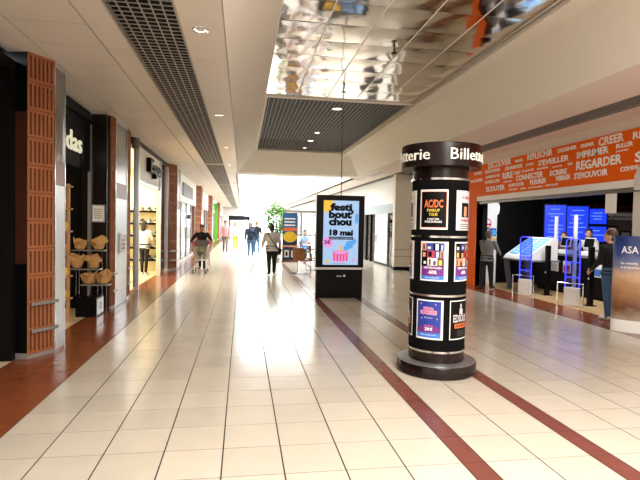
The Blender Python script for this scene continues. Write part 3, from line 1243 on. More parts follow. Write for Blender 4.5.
def cyl_text(s_, thc, z, parent, m, height=None, width=None, r=None, depth=0.001, bold=0.0, center=True):
    r = r or CR + 0.0062
    t0 = math.radians(tmap(thc))
    return text_obj(s_, (0, 0, 0), (1, 0, 0), (0, 0, 1), parent, m, width=width, height=height, depth=depth, bold=bold, center=center,
                    bend=lambda X, y, d: on_cyl(t0 + X / r, z + y, r + d))


col = thing('poster_column', 'round black ticket column with Billetterie cap and brown round base', 'column', (CX, CY, 0))
b = MB()
b.lathe([(0.0, 0.012), (0.43, 0.012), (0.435, 0.0), (0.44, 0.02), (0.455, 0.025), (0.455, 0.13), (0.448, 0.14)], 64, (CX, CY))
b.build('base_disc', M_BROWNGLOSS, col, smooth=True)
b = MB()
b.lathe([(0.448, 0.14), (0.43, 0.148), (0.3, 0.15)], 64, (CX, CY))
b.build('base_top', M_STEELTOP, col, smooth=True)
b = MB()
b.lathe([(CR - 0.002, 0.148), (CR - 0.002, 0.272)], 64, (CX, CY))
b.build('plinth', M_BROWNGLOSS, col, smooth=True)
b = MB()
b.lathe([(CR, 0.27), (CR, 2.205)], 64, (CX, CY))
b.build('drum', M_FELT, col, smooth=True)
for z in (0.275, 0.905, 1.56, 2.2):
    b = MB()
    b.lathe([(CR, z - 0.013), (CR + 0.008, z - 0.011), (CR + 0.009, z + 0.011), (CR, z + 0.013)], 64, (CX, CY))
    b.build('steel_ring', M_CHROME, col, smooth=True)
b = MB()
b.lathe([(CR - 0.005, 2.205), (CR - 0.005, 2.335)], 64, (CX, CY))
b.build('neck', M_BROWNGLOSS, col, smooth=True)
b = MB()
b.lathe([(0.2, 2.345), (0.445, 2.33), (0.45, 2.335), (0.45, 2.58), (0.445, 2.585), (0.0005, 2.59)], 64, (CX, CY))
cap = b.build('cap', M_BROWNGLOSS, col, smooth=True)
for k in range(3):
    cyl_text('Billetterie', -10 + 120 * k, 2.398, cap, M_OFFWHITE, height=0.126, width=0.726, r=0.45, depth=0.012, bold=0.0, center=False)

M_PBLACK = mat('poster_black', (9, 8, 11), 0.4, spec=0.15)
M_PORANGE = mat('poster_orange', (226, 112, 62), 0.4)
M_PYELLOW = mat('poster_yellow', (226, 196, 70), 0.4)
M_PPURPLE = mat('poster_purple', (112, 40, 130), 0.4)
M_PBLUE = mat('poster_blue', (48, 120, 210), 0.4)
M_PNAVY = mat('poster_navy', (34, 58, 150), 0.4)
M_PPINK = mat('poster_pink', (236, 150, 176), 0.4)
M_PGREY = mat('poster_grey', (206, 204, 206), 0.4)
M_PRED = mat('poster_red', (190, 50, 60), 0.4)
M_PBROWN = mat('poster_brown', (92, 60, 48), 0.4)
M_PSKIN = mat('poster_skin', (214, 150, 116), 0.4)
R0, R1, R2, R3 = CR + 0.0005, CR + 0.003, CR + 0.0045, CR + 0.0058


def sheet(label, th0, th1, z0, z1):
    ANCH[0] = th0
    tm = math.radians(tmap((th0 + th1) / 2))
    p = thing('poster', label, 'poster', on_cyl(tm, z0, CR), group='posters on the column')
    patch('paper', th0, th1, z0, z1, R0, R1, M_PAPER, p)
    return p


def poster_band(label, th0):
    p = sheet(label, th0, th0 + 51, 1.64, 2.08)
    patch('print', th0 + 2.2, th0 + 48.8, 1.66, 2.06, R1, R2, M_PORANGE, p)
    patch('print', th0 + 3.2, th0 + 47.8, 1.665, 2.055, R2, R3, M_PBLACK, p)
    c = th0 + 25.5
    cyl_text('AC/DC', c, 1.885, p, M_PORANGE, height=0.085, width=0.21, bold=0.03)
    cyl_text('PWR/UP', c, 1.835, p, M_PYELLOW, height=0.033, width=0.14, bold=0.02)
    cyl_text('TOUR', c, 1.79, p, M_PYELLOW, height=0.033, width=0.1, bold=0.02)
    cyl_text('9 AOUT 2025', c, 1.745, p, M_WHITEINK, height=0.02, width=0.13, bold=0.02)
    cyl_text('STADE DE FRANCE', c, 1.715, p, M_WHITEINK, height=0.022, width=0.19, bold=0.02)


def poster_play(label, th0):
    p = sheet(label, th0, th0 + 51, 1.635, 2.075)
    patch('print', th0 + 0.6, th0 + 50.4, 1.638, 2.072, R1, R2, M_PGREY, p)
    patch('photo', th0 + 12, th0 + 38, 1.78, 1.94, R2, R3, M_PBLACK, p)
    b_ = patch('figure', th0 + 18, th0 + 27, 1.79, 1.9, R3, R3 + 0.001, M_PSKIN, p)
    cyl_text('LE CERCLE', th0 + 25, 1.985, p, M_PRED, height=0.03, width=0.16)
    cyl_text('THEATRE', th0 + 25, 1.735, p, M_PRED, height=0.025, width=0.2, bold=0.03)
    for k in range(3):
        patch('text_line', th0 + 8, th0 + 42, 1.655 + k * 0.022, 1.662 + k * 0.022, R2, R3, M_GREYPANEL, p)


def poster_sale(label, th0):
    p = sheet(label, th0, th0 + 50, 1.068, 1.506)
    a, e = th0 + 2.2, th0 + 43
    patch('print', a, e, 1.38, 1.49, R1, R2, M_PBLACK, p)
    cols = [M_PRED, M_PAPER, M_PYELLOW, M_PSKIN, M_PBLUE, M_PGREY, M_PBLACK, M_PORANGE]
    r_ = random.Random(int(th0 * 7 + 900))
    patch('print', a, e, 1.24, 1.38, R1, R2, M_PGREY, p)
    for j in range(3):
        z0 = 1.24 + j * 0.083
        x_ = a
        while x_ < e - 3:
            w_ = min(r_.uniform(6, 13), e - x_)
            pal = [(M_PBLACK, M_PSKIN), (M_PBROWN, M_PYELLOW), (M_PAPER, M_PBROWN), (M_PRED, M_PBLACK), (M_PNAVY, M_PGREY), (M_PSKIN, M_PBROWN), (M_PBLACK, M_PAPER)][r_.randrange(7)]
            patch('photo', x_, x_ + w_, z0, z0 + 0.083, R2, R3, pal[0], p, n=3)
            q0 = x_ + w_ * r_.uniform(0.15, 0.4)
            patch('photo_detail', q0, q0 + w_ * r_.uniform(0.3, 0.5), z0 + r_.uniform(0, 0.02), z0 + r_.uniform(0.045, 0.075), R3, R3 + 0.001, pal[1], p, n=2)
            x_ += w_
    patch('print', a, e, 1.235, 1.24, R1, R2, M_PBLACK, p)
    patch('purple_band', a, e, 1.125, 1.235, R1, R2, M_PPURPLE, p)
    patch('blue_band', a, e, 1.085, 1.125, R1, R2, M_PBLUE, p)
    c = (a + e) / 2
    cyl_text('VENTES FLASH', c, 1.205, p, M_WHITEINK, height=0.022, width=0.2, bold=0.02)
    cyl_text('-50%', c, 1.15, p, M_WHITEINK, height=0.036, width=0.1, bold=0.03)
    cyl_text('SUR LES BILLETS', c, 1.1, p, M_WHITEINK, height=0.014, width=0.16)


def poster_festival(label, th0):
    p = sheet(label, th0, th0 + 50, 0.415, 0.855)
    a, e = th0 + 2.5, th0 + 46
    patch('print', a, e, 0.435, 0.84, R1, R2, M_PNAVY, p)
    b_ = MB()
    n = 14
    v, f = [], []
    for k in range(n + 1):
        u = k / n
        t = math.radians(tmap(a + (e - a) * u))
        zt = 0.53 + 0.055 * math.sin(PI * u)
        v += [on_cyl(t, 0.49, R3), on_cyl(t, zt, R3)]
    for k in range(n):
        f.append((2 * k, 2 * k + 2, 2 * k + 3, 2 * k + 1))
    b_.add(v, f)
    b_.build('purple_hill', M_PPURPLE, p)
    patch('blue_band', a, e, 0.437, 0.49, R2, R3, M_PBLUE, p)
    c = (a + e) / 2
    cyl_text('FESTIVAL', c, 0.745, p, M_PPINK, height=0.032, width=0.12, bold=0.04)
    cyl_text('ROCKERIES', c, 0.695, p, M_PPINK, height=0.045, width=0.19, bold=0.05)
    cyl_text('DU 5 AU 8', c, 0.65, p, M_WHITEINK, height=0.014, width=0.09)
    cyl_text('20', c - 2, 0.515, p, M_WHITEINK, height=0.034, width=0.06, bold=0.03)
    cyl_text('\u20ac', c + 5.5, 0.515, p, M_WHITEINK, height=0.034, width=0.025, bold=0.03)
    cyl_text('A PARTIR DE', c, 0.56, p, M_PPINK, height=0.014, width=0.1)
    cyl_text('INFOS ET RESERVATIONS', c, 0.46, p, M_WHITEINK, height=0.012, width=0.18)
    for (dt, z) in ((6, 0.8), (33, 0.8), (36, 0.64), (8, 0.64)):
        patch('star', a + dt, a + dt + 2.2, z, z + 0.014, R2, R3, M_PPINK, p, n=2)


def poster_show(label, th0):
    p = sheet(label, th0, th0 + 50, 0.418, 0.855)
    patch('print', th0 + 1.5, th0 + 48.5, 0.43, 0.845, R1, R2, M_PBLACK, p)
    c = th0 + 25
    b_ = patch('figure', c - 4, c + 5, 0.7, 0.76, R2, R3, M_PGREY, p)
    patch('figure', c - 2, c + 1.5, 0.76, 0.815, R2, R3, M_PGREY, p, n=2)
    cyl_text('EDSOUL', c, 0.615, p, M_PGREY, height=0.085, width=0.23, bold=0.02)
    patch('orange_bar', th0 + 10, th0 + 42, 0.545, 0.595, R2, R3, M_PORANGE, p)
    cyl_text('EN CONCERT', c, 0.558, p, M_PBLACK, height=0.026, width=0.15, bold=0.02)
    for k in range(3):
        patch('text_line', th0 + 16, th0 + 36, 0.46 + k * 0.022, 0.465 + k * 0.022, R2, R3, M_GREYPANEL, p)


poster_band('AC/DC concert poster with orange logo on black, facing the camera', -63)
poster_play('light grey theatre poster with a small dark photo, right of the AC/DC poster', 11.2)
poster_play('light grey theatre poster at the upper left edge of the column', -132.5)
poster_sale('colourful photo collage poster with purple band at mid height, facing the camera', -59)
poster_sale('colourful photo collage poster with purple band at the right edge of the column', 10.2)
poster_sale('photo collage poster just visible at the left edge, middle row', -136)
poster_festival('navy and purple festival poster with pink letters and 20 euro price', -65.6)
poster_show('black concert poster with grey letters and orange bar, lower right', 3.2)
poster_show('black poster just visible at the left edge, lowest row', -135.5)

# ------------------------------------------------------------------ advertising screen
YT = 11.0
tt = thing('advertising_screen', 'tall black digital advertising screen showing festi bout chou, cable above', 'screen', (2.2, YT, 0))
b = MB()
b.box(1.65, 2.76, YT, YT + 0.16, 0.70, 2.34)
b.build('housing', M_BLACK, tt, bevel=0.012)
b = MB()
b.box(1.645, 1.66, YT + 0.01, YT + 0.15, 0.68, 2.345)
b.build('edge_strip', M_SILVER, tt)
b = MB()
b.box(2.75, 2.765, YT + 0.01, YT + 0.15, 0.68, 2.345)
b.build('edge_strip', M_SILVER, tt)
b = MB()
b.box(1.69, 2.72, YT + 0.02, YT + 0.14, 0.65, 0.70)
b.build('collar', M_SILVER, tt)
b = MB()
b.box(1.67, 2.74, YT + 0.0, YT + 0.16, 0.0, 0.65)
b.build('base', M_BLACK, tt, bevel=0.01)
text_obj('clear', (2.13, YT, 0.49), (1, 0, 0), (0, 0, 1), tt, M_WHITEINK, width=0.14, height=0.03, depth=0.002, bold=0.02, name='maker_mark')
b = MB()
b.lathe([(0.0005, 0), (0.025, 0), (0.025, 0.003), (0.0005, 0.003)], 14)
b.v = [(2.315 + x, YT - z, 0.51 + y) for x, y, z in b.v]
b.build('maker_mark', M_WHITEINK, tt)
M_SBLUE = mat('screen_light_blue', (176, 208, 246), 0.3, emit=0.7, var=0.01)
M_SBLK = mat('screen_black', (4, 4, 8), 0.3, var=0.0, spec=0.1)
M_SYEL = mat('screen_yellow', (255, 196, 30), 0.3, emit=0.7, var=0.0)
M_SPNK = mat('screen_pink', (244, 150, 224), 0.3, emit=0.7, var=0.0)
M_SCYA = mat('screen_cyan', (70, 170, 240), 0.3, emit=0.7, var=0.0)
M_SRED = mat('screen_red', (230, 70, 110), 0.3, emit=0.7, var=0.0)
scr = MB()
scr.box(1.81, 2.625, YT - 0.003, YT, 0.76, 2.22)
scr = scr.build('display', M_SBLUE, tt)


def blob(cx, cz, r, n, m, y, inner=0.7, name='picture', sx=1.0, sz=1.0):
    b_ = MB()
    pts = []
    for k in range(2 * n):
        a = PI * k / n
        q = r if k % 2 == 0 else r * inner
        pts.append((cx + q * sx * math.cos(a), YT - y, cz + q * sz * math.sin(a)))
    b_.extr(pts, (0, -0.001, 0))
    return b_.build(name, m, scr)


def clip_poly_left(cx, cz, r, n, m, y, xmin, zmax):
    b_ = MB()
    pts = []
    for k in range(2 * n):
        a = PI * k / n
        q = r if k % 2 == 0 else r * 0.72
        pts.append((max(xmin, cx + q * math.cos(a)), YT - y, min(zmax, cz + q * math.sin(a))))
    b_.extr(pts, (0, -0.001, 0))
    return b_.build('picture', m, scr)


clip_poly_left(1.88, 2.12, 0.19, 12, M_SYEL, 0.003, 1.81, 2.22)
for t_, x0, x1, z, h in (('festi', 1.96, 2.47, 2.00, 0.155), ("bout'", 1.93, 2.50, 1.83, 0.165), ('chou', 1.93, 2.46, 1.665, 0.165), ('18 mai', 1.95, 2.50, 1.435, 0.125)):
    text_obj(t_, (x0, YT - 0.0045, z), (1, 0, 0), (0, 0, 1), scr, M_SBLK, width=x1 - x0, height=h, depth=0.001, bold=0.065)
b = MB()
b.box(1.945, 2.50, YT - 0.0045, YT - 0.003, 1.335, 1.40)
b.build('picture', M_SBLK, scr)
text_obj('PORTES OUVERTES', (1.97, YT - 0.0045, 1.352), (1, 0, 0), (0, 0, 1), scr, M_SBLUE, width=0.5, height=0.03, depth=0.001, bold=0.01)
for k in range(14):
    blob(1.90 + k * 0.047, 1.60 + (0.006 if k % 2 else 0), 0.012, 3, M_SCYA, 0.003)
blob(1.92, 1.275, 0.14, 14, M_SPNK, 0.003, 0.72)
text_obj('5\u20ac', (1.84, YT - 0.0045, 1.235), (1, 0, 0), (0, 0, 1), scr, M_SBLK, width=0.14, height=0.08, depth=0.001, bold=0.03)
blob(2.42, 1.22, 0.12, 8, M_SCYA, 0.003, 0.6)
blob(2.52, 1.3, 0.09, 6, M_SCYA, 0.003, 0.5)
blob(2.575, 1.82, 0.13, 8, M_SCYA, 0.003, 0.9, sx=0.32)
blob(2.34, 1.14, 0.07, 7, M_SCYA, 0.003, 0.7)
# cake
b = MB()
b.box(2.03, 2.40, YT - 0.0045, YT - 0.003, 0.88, 1.04)
b.build('picture', M_SPNK, scr)
blob(2.215, 0.88, 0.185, 12, M_SPNK, 0.0035, 0.97, sz=0.35)
for k in range(5):
    b = MB()
    b.box(2.055 + k * 0.072, 2.09 + k * 0.072, YT - 0.006, YT - 0.0045, 0.85, 1.0)
    b.build('picture', M_SRED, scr)
blob(2.215, 1.04, 0.185, 14, M_SRED, 0.0062, 0.97, sz=0.32)
blob(2.215, 1.045, 0.165, 14, M_SPNK, 0.0072, 0.97, sz=0.3)
b = MB()
b.box(2.19, 2.23, YT - 0.0095, YT - 0.008, 1.05, 1.2)
b.build('picture', M_SYEL, scr)
blob(1.9, 0.84, 0.05, 5, M_SYEL, 0.003)
blob(2.52, 0.87, 0.04, 5, M_SPNK, 0.003)
text_obj('www.festi-boutchou.fr', (2.0, YT - 0.0045, 0.78), (1, 0, 0), (0, 0, 1), scr, M_SBLK, width=0.36, height=0.02, depth=0.001)
b = MB()
b.tube([(2.22, YT + 0.08, 2.345), (2.22, YT + 0.08, ZT)], 0.012, 8)
b.build('supply_tube', M_GREYPANEL, tt)

# ------------------------------------------------------------------ media shop furniture
wp = thing('partition', 'white partition with round red sign inside the media shop', 'partition', (7.2, 13.75, 0))
b = MB()
b.box(6.99, 7.52, 13.75, 13.8, 0, 2.42)
b.build('panel', M_WHITE, wp)


def disc(cx, y, cz, r, m, parent, name, n=24, th=0.004):
    b_ = MB()
    b_.extr([(cx + r * math.cos(2 * PI * k / n), y, cz + r * math.sin(2 * PI * k / n)) for k in range(n)], (0, -th, 0))
    return b_.build(name, m, parent)


disc(7.2, 13.75, 1.8, 0.145, M_PRED, wp, 'round_sign')
disc(7.2, 13.746, 1.8, 0.115, M_PAPER, wp, 'round_sign')
b = MB()
b.box(7.08, 7.32, 13.737, 13.742, 1.74, 1.80)
b.build('round_sign', M_PRED, wp)
b = MB()
b.box(6.995, 7.50, 13.735, 13.75, 1.42, 1.66)
b.build('banner', M_PNAVY, wp)
disc(7.08, 13.735, 1.53, 0.09, M_SCYA, wp, 'banner_mark')
disc(7.25, 13.735, 1.53, 0.09, M_PAPER, wp, 'banner_mark')
disc(7.42, 13.735, 1.53, 0.09, M_SCYA, wp, 'banner_mark')
b = MB()
for a_ in (-1, 1):
    b.obox((7.25, 13.729, 1.53), (1, 0, a_), (0, 1, 0), (-a_, 0, 1), 0.075, 0.002, 0.018)
b.build('banner_mark', M_PRED, wp)
b = MB()
b.box(6.995, 7.50, 13.72, 13.75, 1.34, 1.38)
b.build('ledge', M_PYELLOW, wp)

M_SCREEN = mat('blue_screen', (24, 60, 250), 0.3, emit=0.9, var=0.25, scale=6)
M_SCRTXT = mat('blue_screen_text', (120, 160, 255), 0.3, emit=0.8, var=0.05)


def hung_screen(label, c, w_, z0, z1, face, split=False):
    r = thing('wall_screen', label, 'screen', (c[0], c[1], z0), group='blue screens in the media shop')
    n = Vector((face[0], face[1], 0)).normalized()
    rt = Vector((-n.y, n.x, 0))
    b_ = MB()
    b_.obox((c[0], c[1], (z0 + z1) / 2), rt, n, (0, 0, 1), w_ / 2 + 0.03, 0.04, (z1 - z0) / 2 + 0.04)
    b_.build('case', M_BLACK, r)
    zs = [(z0, z1)] if not split else [(z0, (z0 + z1) / 2 - 0.04), ((z0 + z1) / 2 + 0.04, z1)]
    r_ = random.Random(int(c[0] * 100))
    for (a, d) in zs:
        b_ = MB()
        b_.obox(Vector((c[0], c[1], (a + d) / 2)) + n * 0.042, rt, n, (0, 0, 1), w_ / 2, 0.002, (d - a) / 2)
        disp = b_.build('display', M_SCREEN, r)
        z = d - 0.12
        while z > a + 0.1:
            L = r_.uniform(0.2, 0.42) * w_
            b_ = MB()
            b_.obox(Vector((c[0], c[1], z)) + n * 0.0455 + rt * r_.uniform(-0.03, 0.03), rt, n, (0, 0, 1), L, 0.001, 0.012)
            b_.build('text_line', M_SCRTXT, disp)
            z -= r_.uniform(0.07, 0.14)
    b_ = MB()
    b_.tube([(c[0], c[1] + 0.05, z1), (c[0], c[1] + 0.05, 3.1)], 0.015)
    b_.build('hanger', M_BLACK, r)


FN = (-0.45, -1)
hung_screen('leftmost blue information screen hanging in the media shop', (8.9, 13.0), 0.56, 1.30, 2.36, FN)
hung_screen('middle blue information screen hanging in the media shop', (9.58, 12.98), 0.58, 1.40, 2.34, FN)
hung_screen('rightmost blue screen of two stacked panels in the media shop', (10.2, 12.96), 0.5, 1.33, 2.28, FN, True)

# counter: black front, white worktop
ct = thing('counter', 'long black shop counter with pale worktop behind the security gates', 'counter', (8.4, 10.2, 0))
b = MB()
b.box(8.3, 8.9, 8.0, 13.0, 0.06, 0.98)
b.build('body', M_BLACK, ct)
b = MB()
b.box(8.25, 8.95, 7.95, 13.05, 0.98, 1.03)
b.build('worktop', mat('worktop_grey', (120, 118, 118), 0.35), ct)
b = MB()
b.box(8.36, 8.84, 8.05, 12.95, 0, 0.06)
b.build('toe_kick', M_BLACKM, ct)
pc = [(226, 224, 220), (190, 50, 60), (60, 110, 190), (236, 220, 150)]
for i, y in enumerate((11.9, 11.4, 10.3, 9.8, 9.3, 8.8)):
    cc = pc[i % 4]
    b = MB()
    b.box(8.285, 8.299, y, y + 0.3, 0.55, 0.85)
    k = b.build('front_leaflet', M_PAPER, ct)
    b = MB()
    b.box(8.28, 8.285, y + 0.03, y + 0.27, 0.58, 0.74)
    b.build('leaflet_print', mat('leaflet_%d_%d_%d' % cc, cc, 0.5), k)
items = [('till', 'white cash till at the far end of the counter below the blue screens', 8.5, 11.9), ('till', 'white cash till on the counter right of the dark haired cashier', 8.5, 11.0)]
for nm, lb, x, y in items:
    r = thing(nm, lb, 'till', (x, y, 1.03))
    b = MB()
    b.box(x - 0.15, x + 0.15, y - 0.2, y + 0.2, 1.03, 1.13)
    b.build('drawer', M_PAPER, r, bevel=0.01)
    b = MB()
    b.obox((x, y, 1.34), (0.2, 0, 1), (0, 1, 0), (1, 0, -0.2), 0.13, 0.19, 0.015)
    b.build('monitor', M_WHITE, r)
    b = MB()
    b.tube([(x, y, 1.13), (x, y, 1.3)], 0.025)
    b.build('stand', M_GREYPANEL, r)
    b = MB()
    b.obox((x - 0.02, y, 1.345), (0.2, 0, 1), (0, 1, 0), (1, 0, -0.2), 0.11, 0.17, 0.004)
    b.build('screen', M_BLACK, r)
cnames = [('yellow', (226, 190, 60)), ('red', (180, 50, 50)), ('white', (230, 230, 226)), ('blue', (70, 110, 190)), ('pink', (220, 130, 160))]
for i, (cn, cc) in enumerate(cnames):
    r = thing('leaflet_box', '%s leaflet box in the row on the far shop counter' % cn, 'box', (8.62, 10.4 - i * 0.22, 1.03))
    x, y = 8.62, 10.4 - i * 0.22
    b = MB()
    b.add([(x - .07, y - .09, 1.03), (x + .07, y - .09, 1.03), (x + .07, y + .09, 1.03), (x - .07, y + .09, 1.03), (x - .07, y - .09, 1.1), (x + .07, y - .09, 1.2), (x + .07, y + .09, 1.2), (x - .07, y + .09, 1.1)],
          [(0, 3, 2, 1), (0, 1, 5, 4), (1, 2, 6, 5), (2, 3, 7, 6), (3, 0, 4, 7), (4, 5, 6, 7)])
    b.build('holder', mat('holder_%s' % cn, cc, 0.5), r)
    b = MB()
    b.obox((x + 0.02, y, 1.2), (0.25, 0, 1), (0, 1, 0), (1, 0, -0.25), 0.07, 0.07, 0.01)
    b.build('leaflets', M_PAPER, r)

# slanted listening desk with print panels
dk = thing('display_desk', 'white slanted display desk with light blue printed panels and grey legs', 'desk', (7.5, 12.0, 0))
b = MB()
b.box(7.15, 8.1, 11.55, 12.75, 0.82, 0.86)
b.build('desk_top', mat('desk_grey', (120, 124, 128), 0.4), dk)
for y in (11.62, 12.62):
    b = MB()
    b.extr([(7.3, y, 0), (7.42, y, 0), (7.3, y, 0.82), (7.16, y, 0.82)], (0, 0.06, 0))
    b.build('leg', mat('leg_grey', (96, 104, 112), 0.4), dk)
b = MB()
b.extr([(7.17, 11.6, 0.86), (8.05, 11.6, 0.86), (8.05, 11.6, 1.42), (7.95, 11.6, 1.44), (7.22, 11.6, 0.94)], (0, 1.1, 0))
b.build('console', M_WHITE, dk)
sl = Vector((0.73, 0, 0.5)).normalized()
sn = Vector((-0.5, 0, 0.73)).normalized()
M_CYANP = mat('pale_blue_print', (96, 190, 236), 0.4, var=0.2, scale=12)
for i in range(2):
    cy = 11.88 + i * 0.53
    b = MB()
    b.obox(Vector((7.585, cy, 1.19)) + sn * 0.006, sl, (0, 1, 0), sn, 0.36, 0.2, 0.006)
    pnl = b.build('printed_panel', M_CYANP, dk)
    for j in range(6):
        b = MB()
        b.obox(Vector((7.585, cy - 0.02, 1.19)) + sl * (-0.28 + 0.11 * j) + sn * 0.013, sl, (0, 1, 0), sn, 0.012, 0.13, 0.001)
        b.build('print_line', M_WHITEINK, pnl)

# security gates
M_BLUEGLOW = mat('blue_edge_glow', (50, 60, 255), 0.3, emit=1.5, var=0.0)


def gate(label, x, y):
    r = thing('security_gate', label, 'security gate', (x, y, 0), group='security gates at the media shop entrance')
    hw = 0.2
    ux, uy = 0.6, -0.8       # gate runs obliquely to the shop line

    def P_(u, z, v=0.0):
        return (x + ux * u - uy * v, y + uy * u + ux * v, z)
    b_ = MB()
    b_.tube([P_(-hw * .72, 0.3), P_(-hw * .72, 1.42), P_(-hw * .55, 1.46), P_(hw * .55, 1.46), P_(hw * .72, 1.42), P_(hw * .72, 0.3)], 0.014, 8)
    b_.build('loop', M_BLUEGLOW, r, smooth=True)
    b_ = MB()
    b_.obox(P_(0, 0.88), (ux, uy, 0), (-uy, ux, 0), (0, 0, 1), hw * 0.68, 0.006, 0.56)
    b_.build('acrylic_panel', M_GLASSBLUE, r)
    for z in (0.62, 0.95):
        b_ = MB()
        b_.obox(P_(0, z), (ux, uy, 0), (-uy, ux, 0), (0, 0, 1), hw * 0.68, 0.01, 0.012)
        b_.build('cross_bar', M_BLUEGLOW, r)
    b_ = MB()
    b_.obox(P_(0, 0.2), (ux, uy, 0), (-uy, ux, 0), (0, 0, 1), hw * 0.78, 0.05, 0.2)
    b_.build('foot_box', M_WHITE, r, bevel=0.01)
    b_ = MB()
    b_.tube([P_(-hw * 1.3, 0, -0.12), P_(-hw * 1.3, 0.5, -0.12), P_(hw * 1.3, 0.5, -0.12), P_(hw * 1.3, 0, -0.12)], 0.02, 8)
    b_.build('bumper', M_CHROME, r, smooth=True)


gate('blue glowing security gate in front of the slanted display desk', 7.04, 11.4)
gate('blue glowing security gate between the two black posts', 7.16, 9.78)


def post(label, x, y, h):
    r = thing('gate_post', label, 'post', (x, y, 0), group='black posts at the media shop entrance')
    b_ = MB()
    b_.box(x - 0.05, x + 0.05, y - 0.05, y + 0.05, 0.012, h)
    b_.build('shaft', M_BLACK, r, bevel=0.008)
    b_ = MB()
    b_.box(x - 0.11, x + 0.11, y - 0.08, y + 0.08, 0, 0.014)
    b_.build('foot_plate', M_BLACKM, r)
    b_ = MB()
    b_.cyl((x - 0.052, y), 0.016, h * 0.45, h * 0.45 + 0.03, 10)
    b_.build('sensor', M_PAPER, r)


post('black security post beside the slanted display desk', 7.62, 11.36, 1.25)
post('black security post beside the woman in jeans', 7.56, 9.72, 1.30)
for lb, x, y, z0, z1 in (('white upright antenna on the counter left of the screens', 8.3, 12.05, 1.03, 2.0), ('white upright antenna behind the second security gate', 7.62, 10.35, 0.0, 2.0)):
    r = thing('antenna', lb, 'antenna', (x, y, z0))
    b = MB()
    b.box(x - 0.035, x + 0.035, y - 0.03, y + 0.03, z0 + 0.01, z1)
    b.build('mast', M_WHITE, r, bevel=0.01)
    b = MB()
    b.box(x - 0.09, x + 0.09, y - 0.09, y + 0.09, z0, z0 + 0.012)
    b.build('foot', M_GREYPANEL, r)

# back of the shop: red strip, white sign, framed pictures
bs = thing('back_display', 'lit back display with white web address strip and small frames', 'display', (11.0, 12.3, 0))
b = MB()
b.box(10.35, 12.4, 13.6, 13.7, 0, 2.25)
b.build('board', mat('back_board', (120, 112, 104), 0.6), bs)
b = MB()
b.box(10.35, 12.4, 13.58, 13.6, 2.25, 2.45)
b.build('red_strip', mat('dark_red_strip', (70, 16, 20), 0.6, spec=0.1), bs)
b = MB()
b.box(10.4, 12.4, 13.58, 13.6, 2.0, 2.2)
st_ = b.build('address_strip', M_PAPER, bs)
text_obj('www.photo.com', (10.7, 13.58, 2.05), (1, 0, 0), (0, 0, 1), st_, M_BLACK, width=1.4, height=0.09, depth=0.003, bold=0.02)
for i, (x, z) in enumerate(((10.6, 1.3), (11.05, 1.35), (11.5, 1.2), (11.9, 1.45))):
    b = MB()
    b.box(x, x + 0.36, 13.57, 13.6, z, z + 0.45)
    f_ = b.build('picture_frame', M_BLACK, bs)
    b = MB()
    b.box(x + 0.04, x + 0.32, 13.565, 13.57, z + 0.04, z + 0.41)
    b.build('picture', [M_PAPER, M_PSKIN, M_PGREY, M_PYELLOW][i], f_)
pc_ = thing('price_card', 'printed card on a stand behind the woman in jeans', 'sign', (8.35, 8.9, 1.03))
b = MB()
b.obox((8.4, 9.15, 1.5), (0.7, -0.7, 0), (0.7, 0.7, 0), (0, 0, 1), 0.17, 0.008, 0.2)
cdp = b.build('card', M_PAPER, pc_)
for k in range(2):
    b = MB()
    b.obox((8.392, 9.14, 1.58 - k * 0.16), (0.7, -0.7, 0), (0.7, 0.7, 0), (0, 0, 1), 0.12, 0.006, 0.04)
    b.build('print', M_PRED, cdp)
b = MB()
b.tube([(8.4, 9.16, 1.035), (8.4, 9.16, 1.32)], 0.012)
b.build('stem', M_CHROME, pc_)
hs = tag(MB().box(6.66, 6.67, 7.98, 8.25, 1.98, 2.36).build('paper_sheet', M_PAPER), 'white paper sheet hanging from the shutter housing', 'notice')
wl = tag(MB().extr([(7.6, 13.9, 2.05), (7.66, 13.9, 2.12), (7.68, 13.9, 2.3), (7.64, 13.9, 2.42), (7.6, 13.9, 2.3)], (0, 0.03, 0)).build('wall_lamp', mat('lamp_white', (255, 250, 240), 0.5, emit=1.0)), 'narrow white glowing wall lamp on the black shop wall', 'lamp')

# film standee at the right edge, plain stand-in picture
sd = thing('standee', 'tall blue to sand coloured cardboard standee at the right edge', 'standee', (6.37, 7.18, 0))
vd = Vector((0.68, 0.73, 0))
vr = Vector((0.73, -0.68, 0))


def ell(z0, z1, k=1.0, n=40, a0=0, a1=2 * PI, close=True):
    b_ = MB()
    v = []
    m = n if close else n + 1
    for i in range(m):
        a = a0 + (a1 - a0) * i / n
        p = Vector((6.37, 7.18, 0)) + vr * (0.31 * k * math.cos(a)) + vd * (0.13 * k * math.sin(a))
        v += [(p.x, p.y, z0), (p.x, p.y, z1)]
    f = [(2 * i, 2 * ((i + 1) % m), 2 * ((i + 1) % m) + 1, 2 * i + 1) for i in range(n)]
    if close:
        f += [[2 * i for i in range(n)][::-1], [2 * i + 1 for i in range(n)]]
    b_.add(v, f)
    return b_


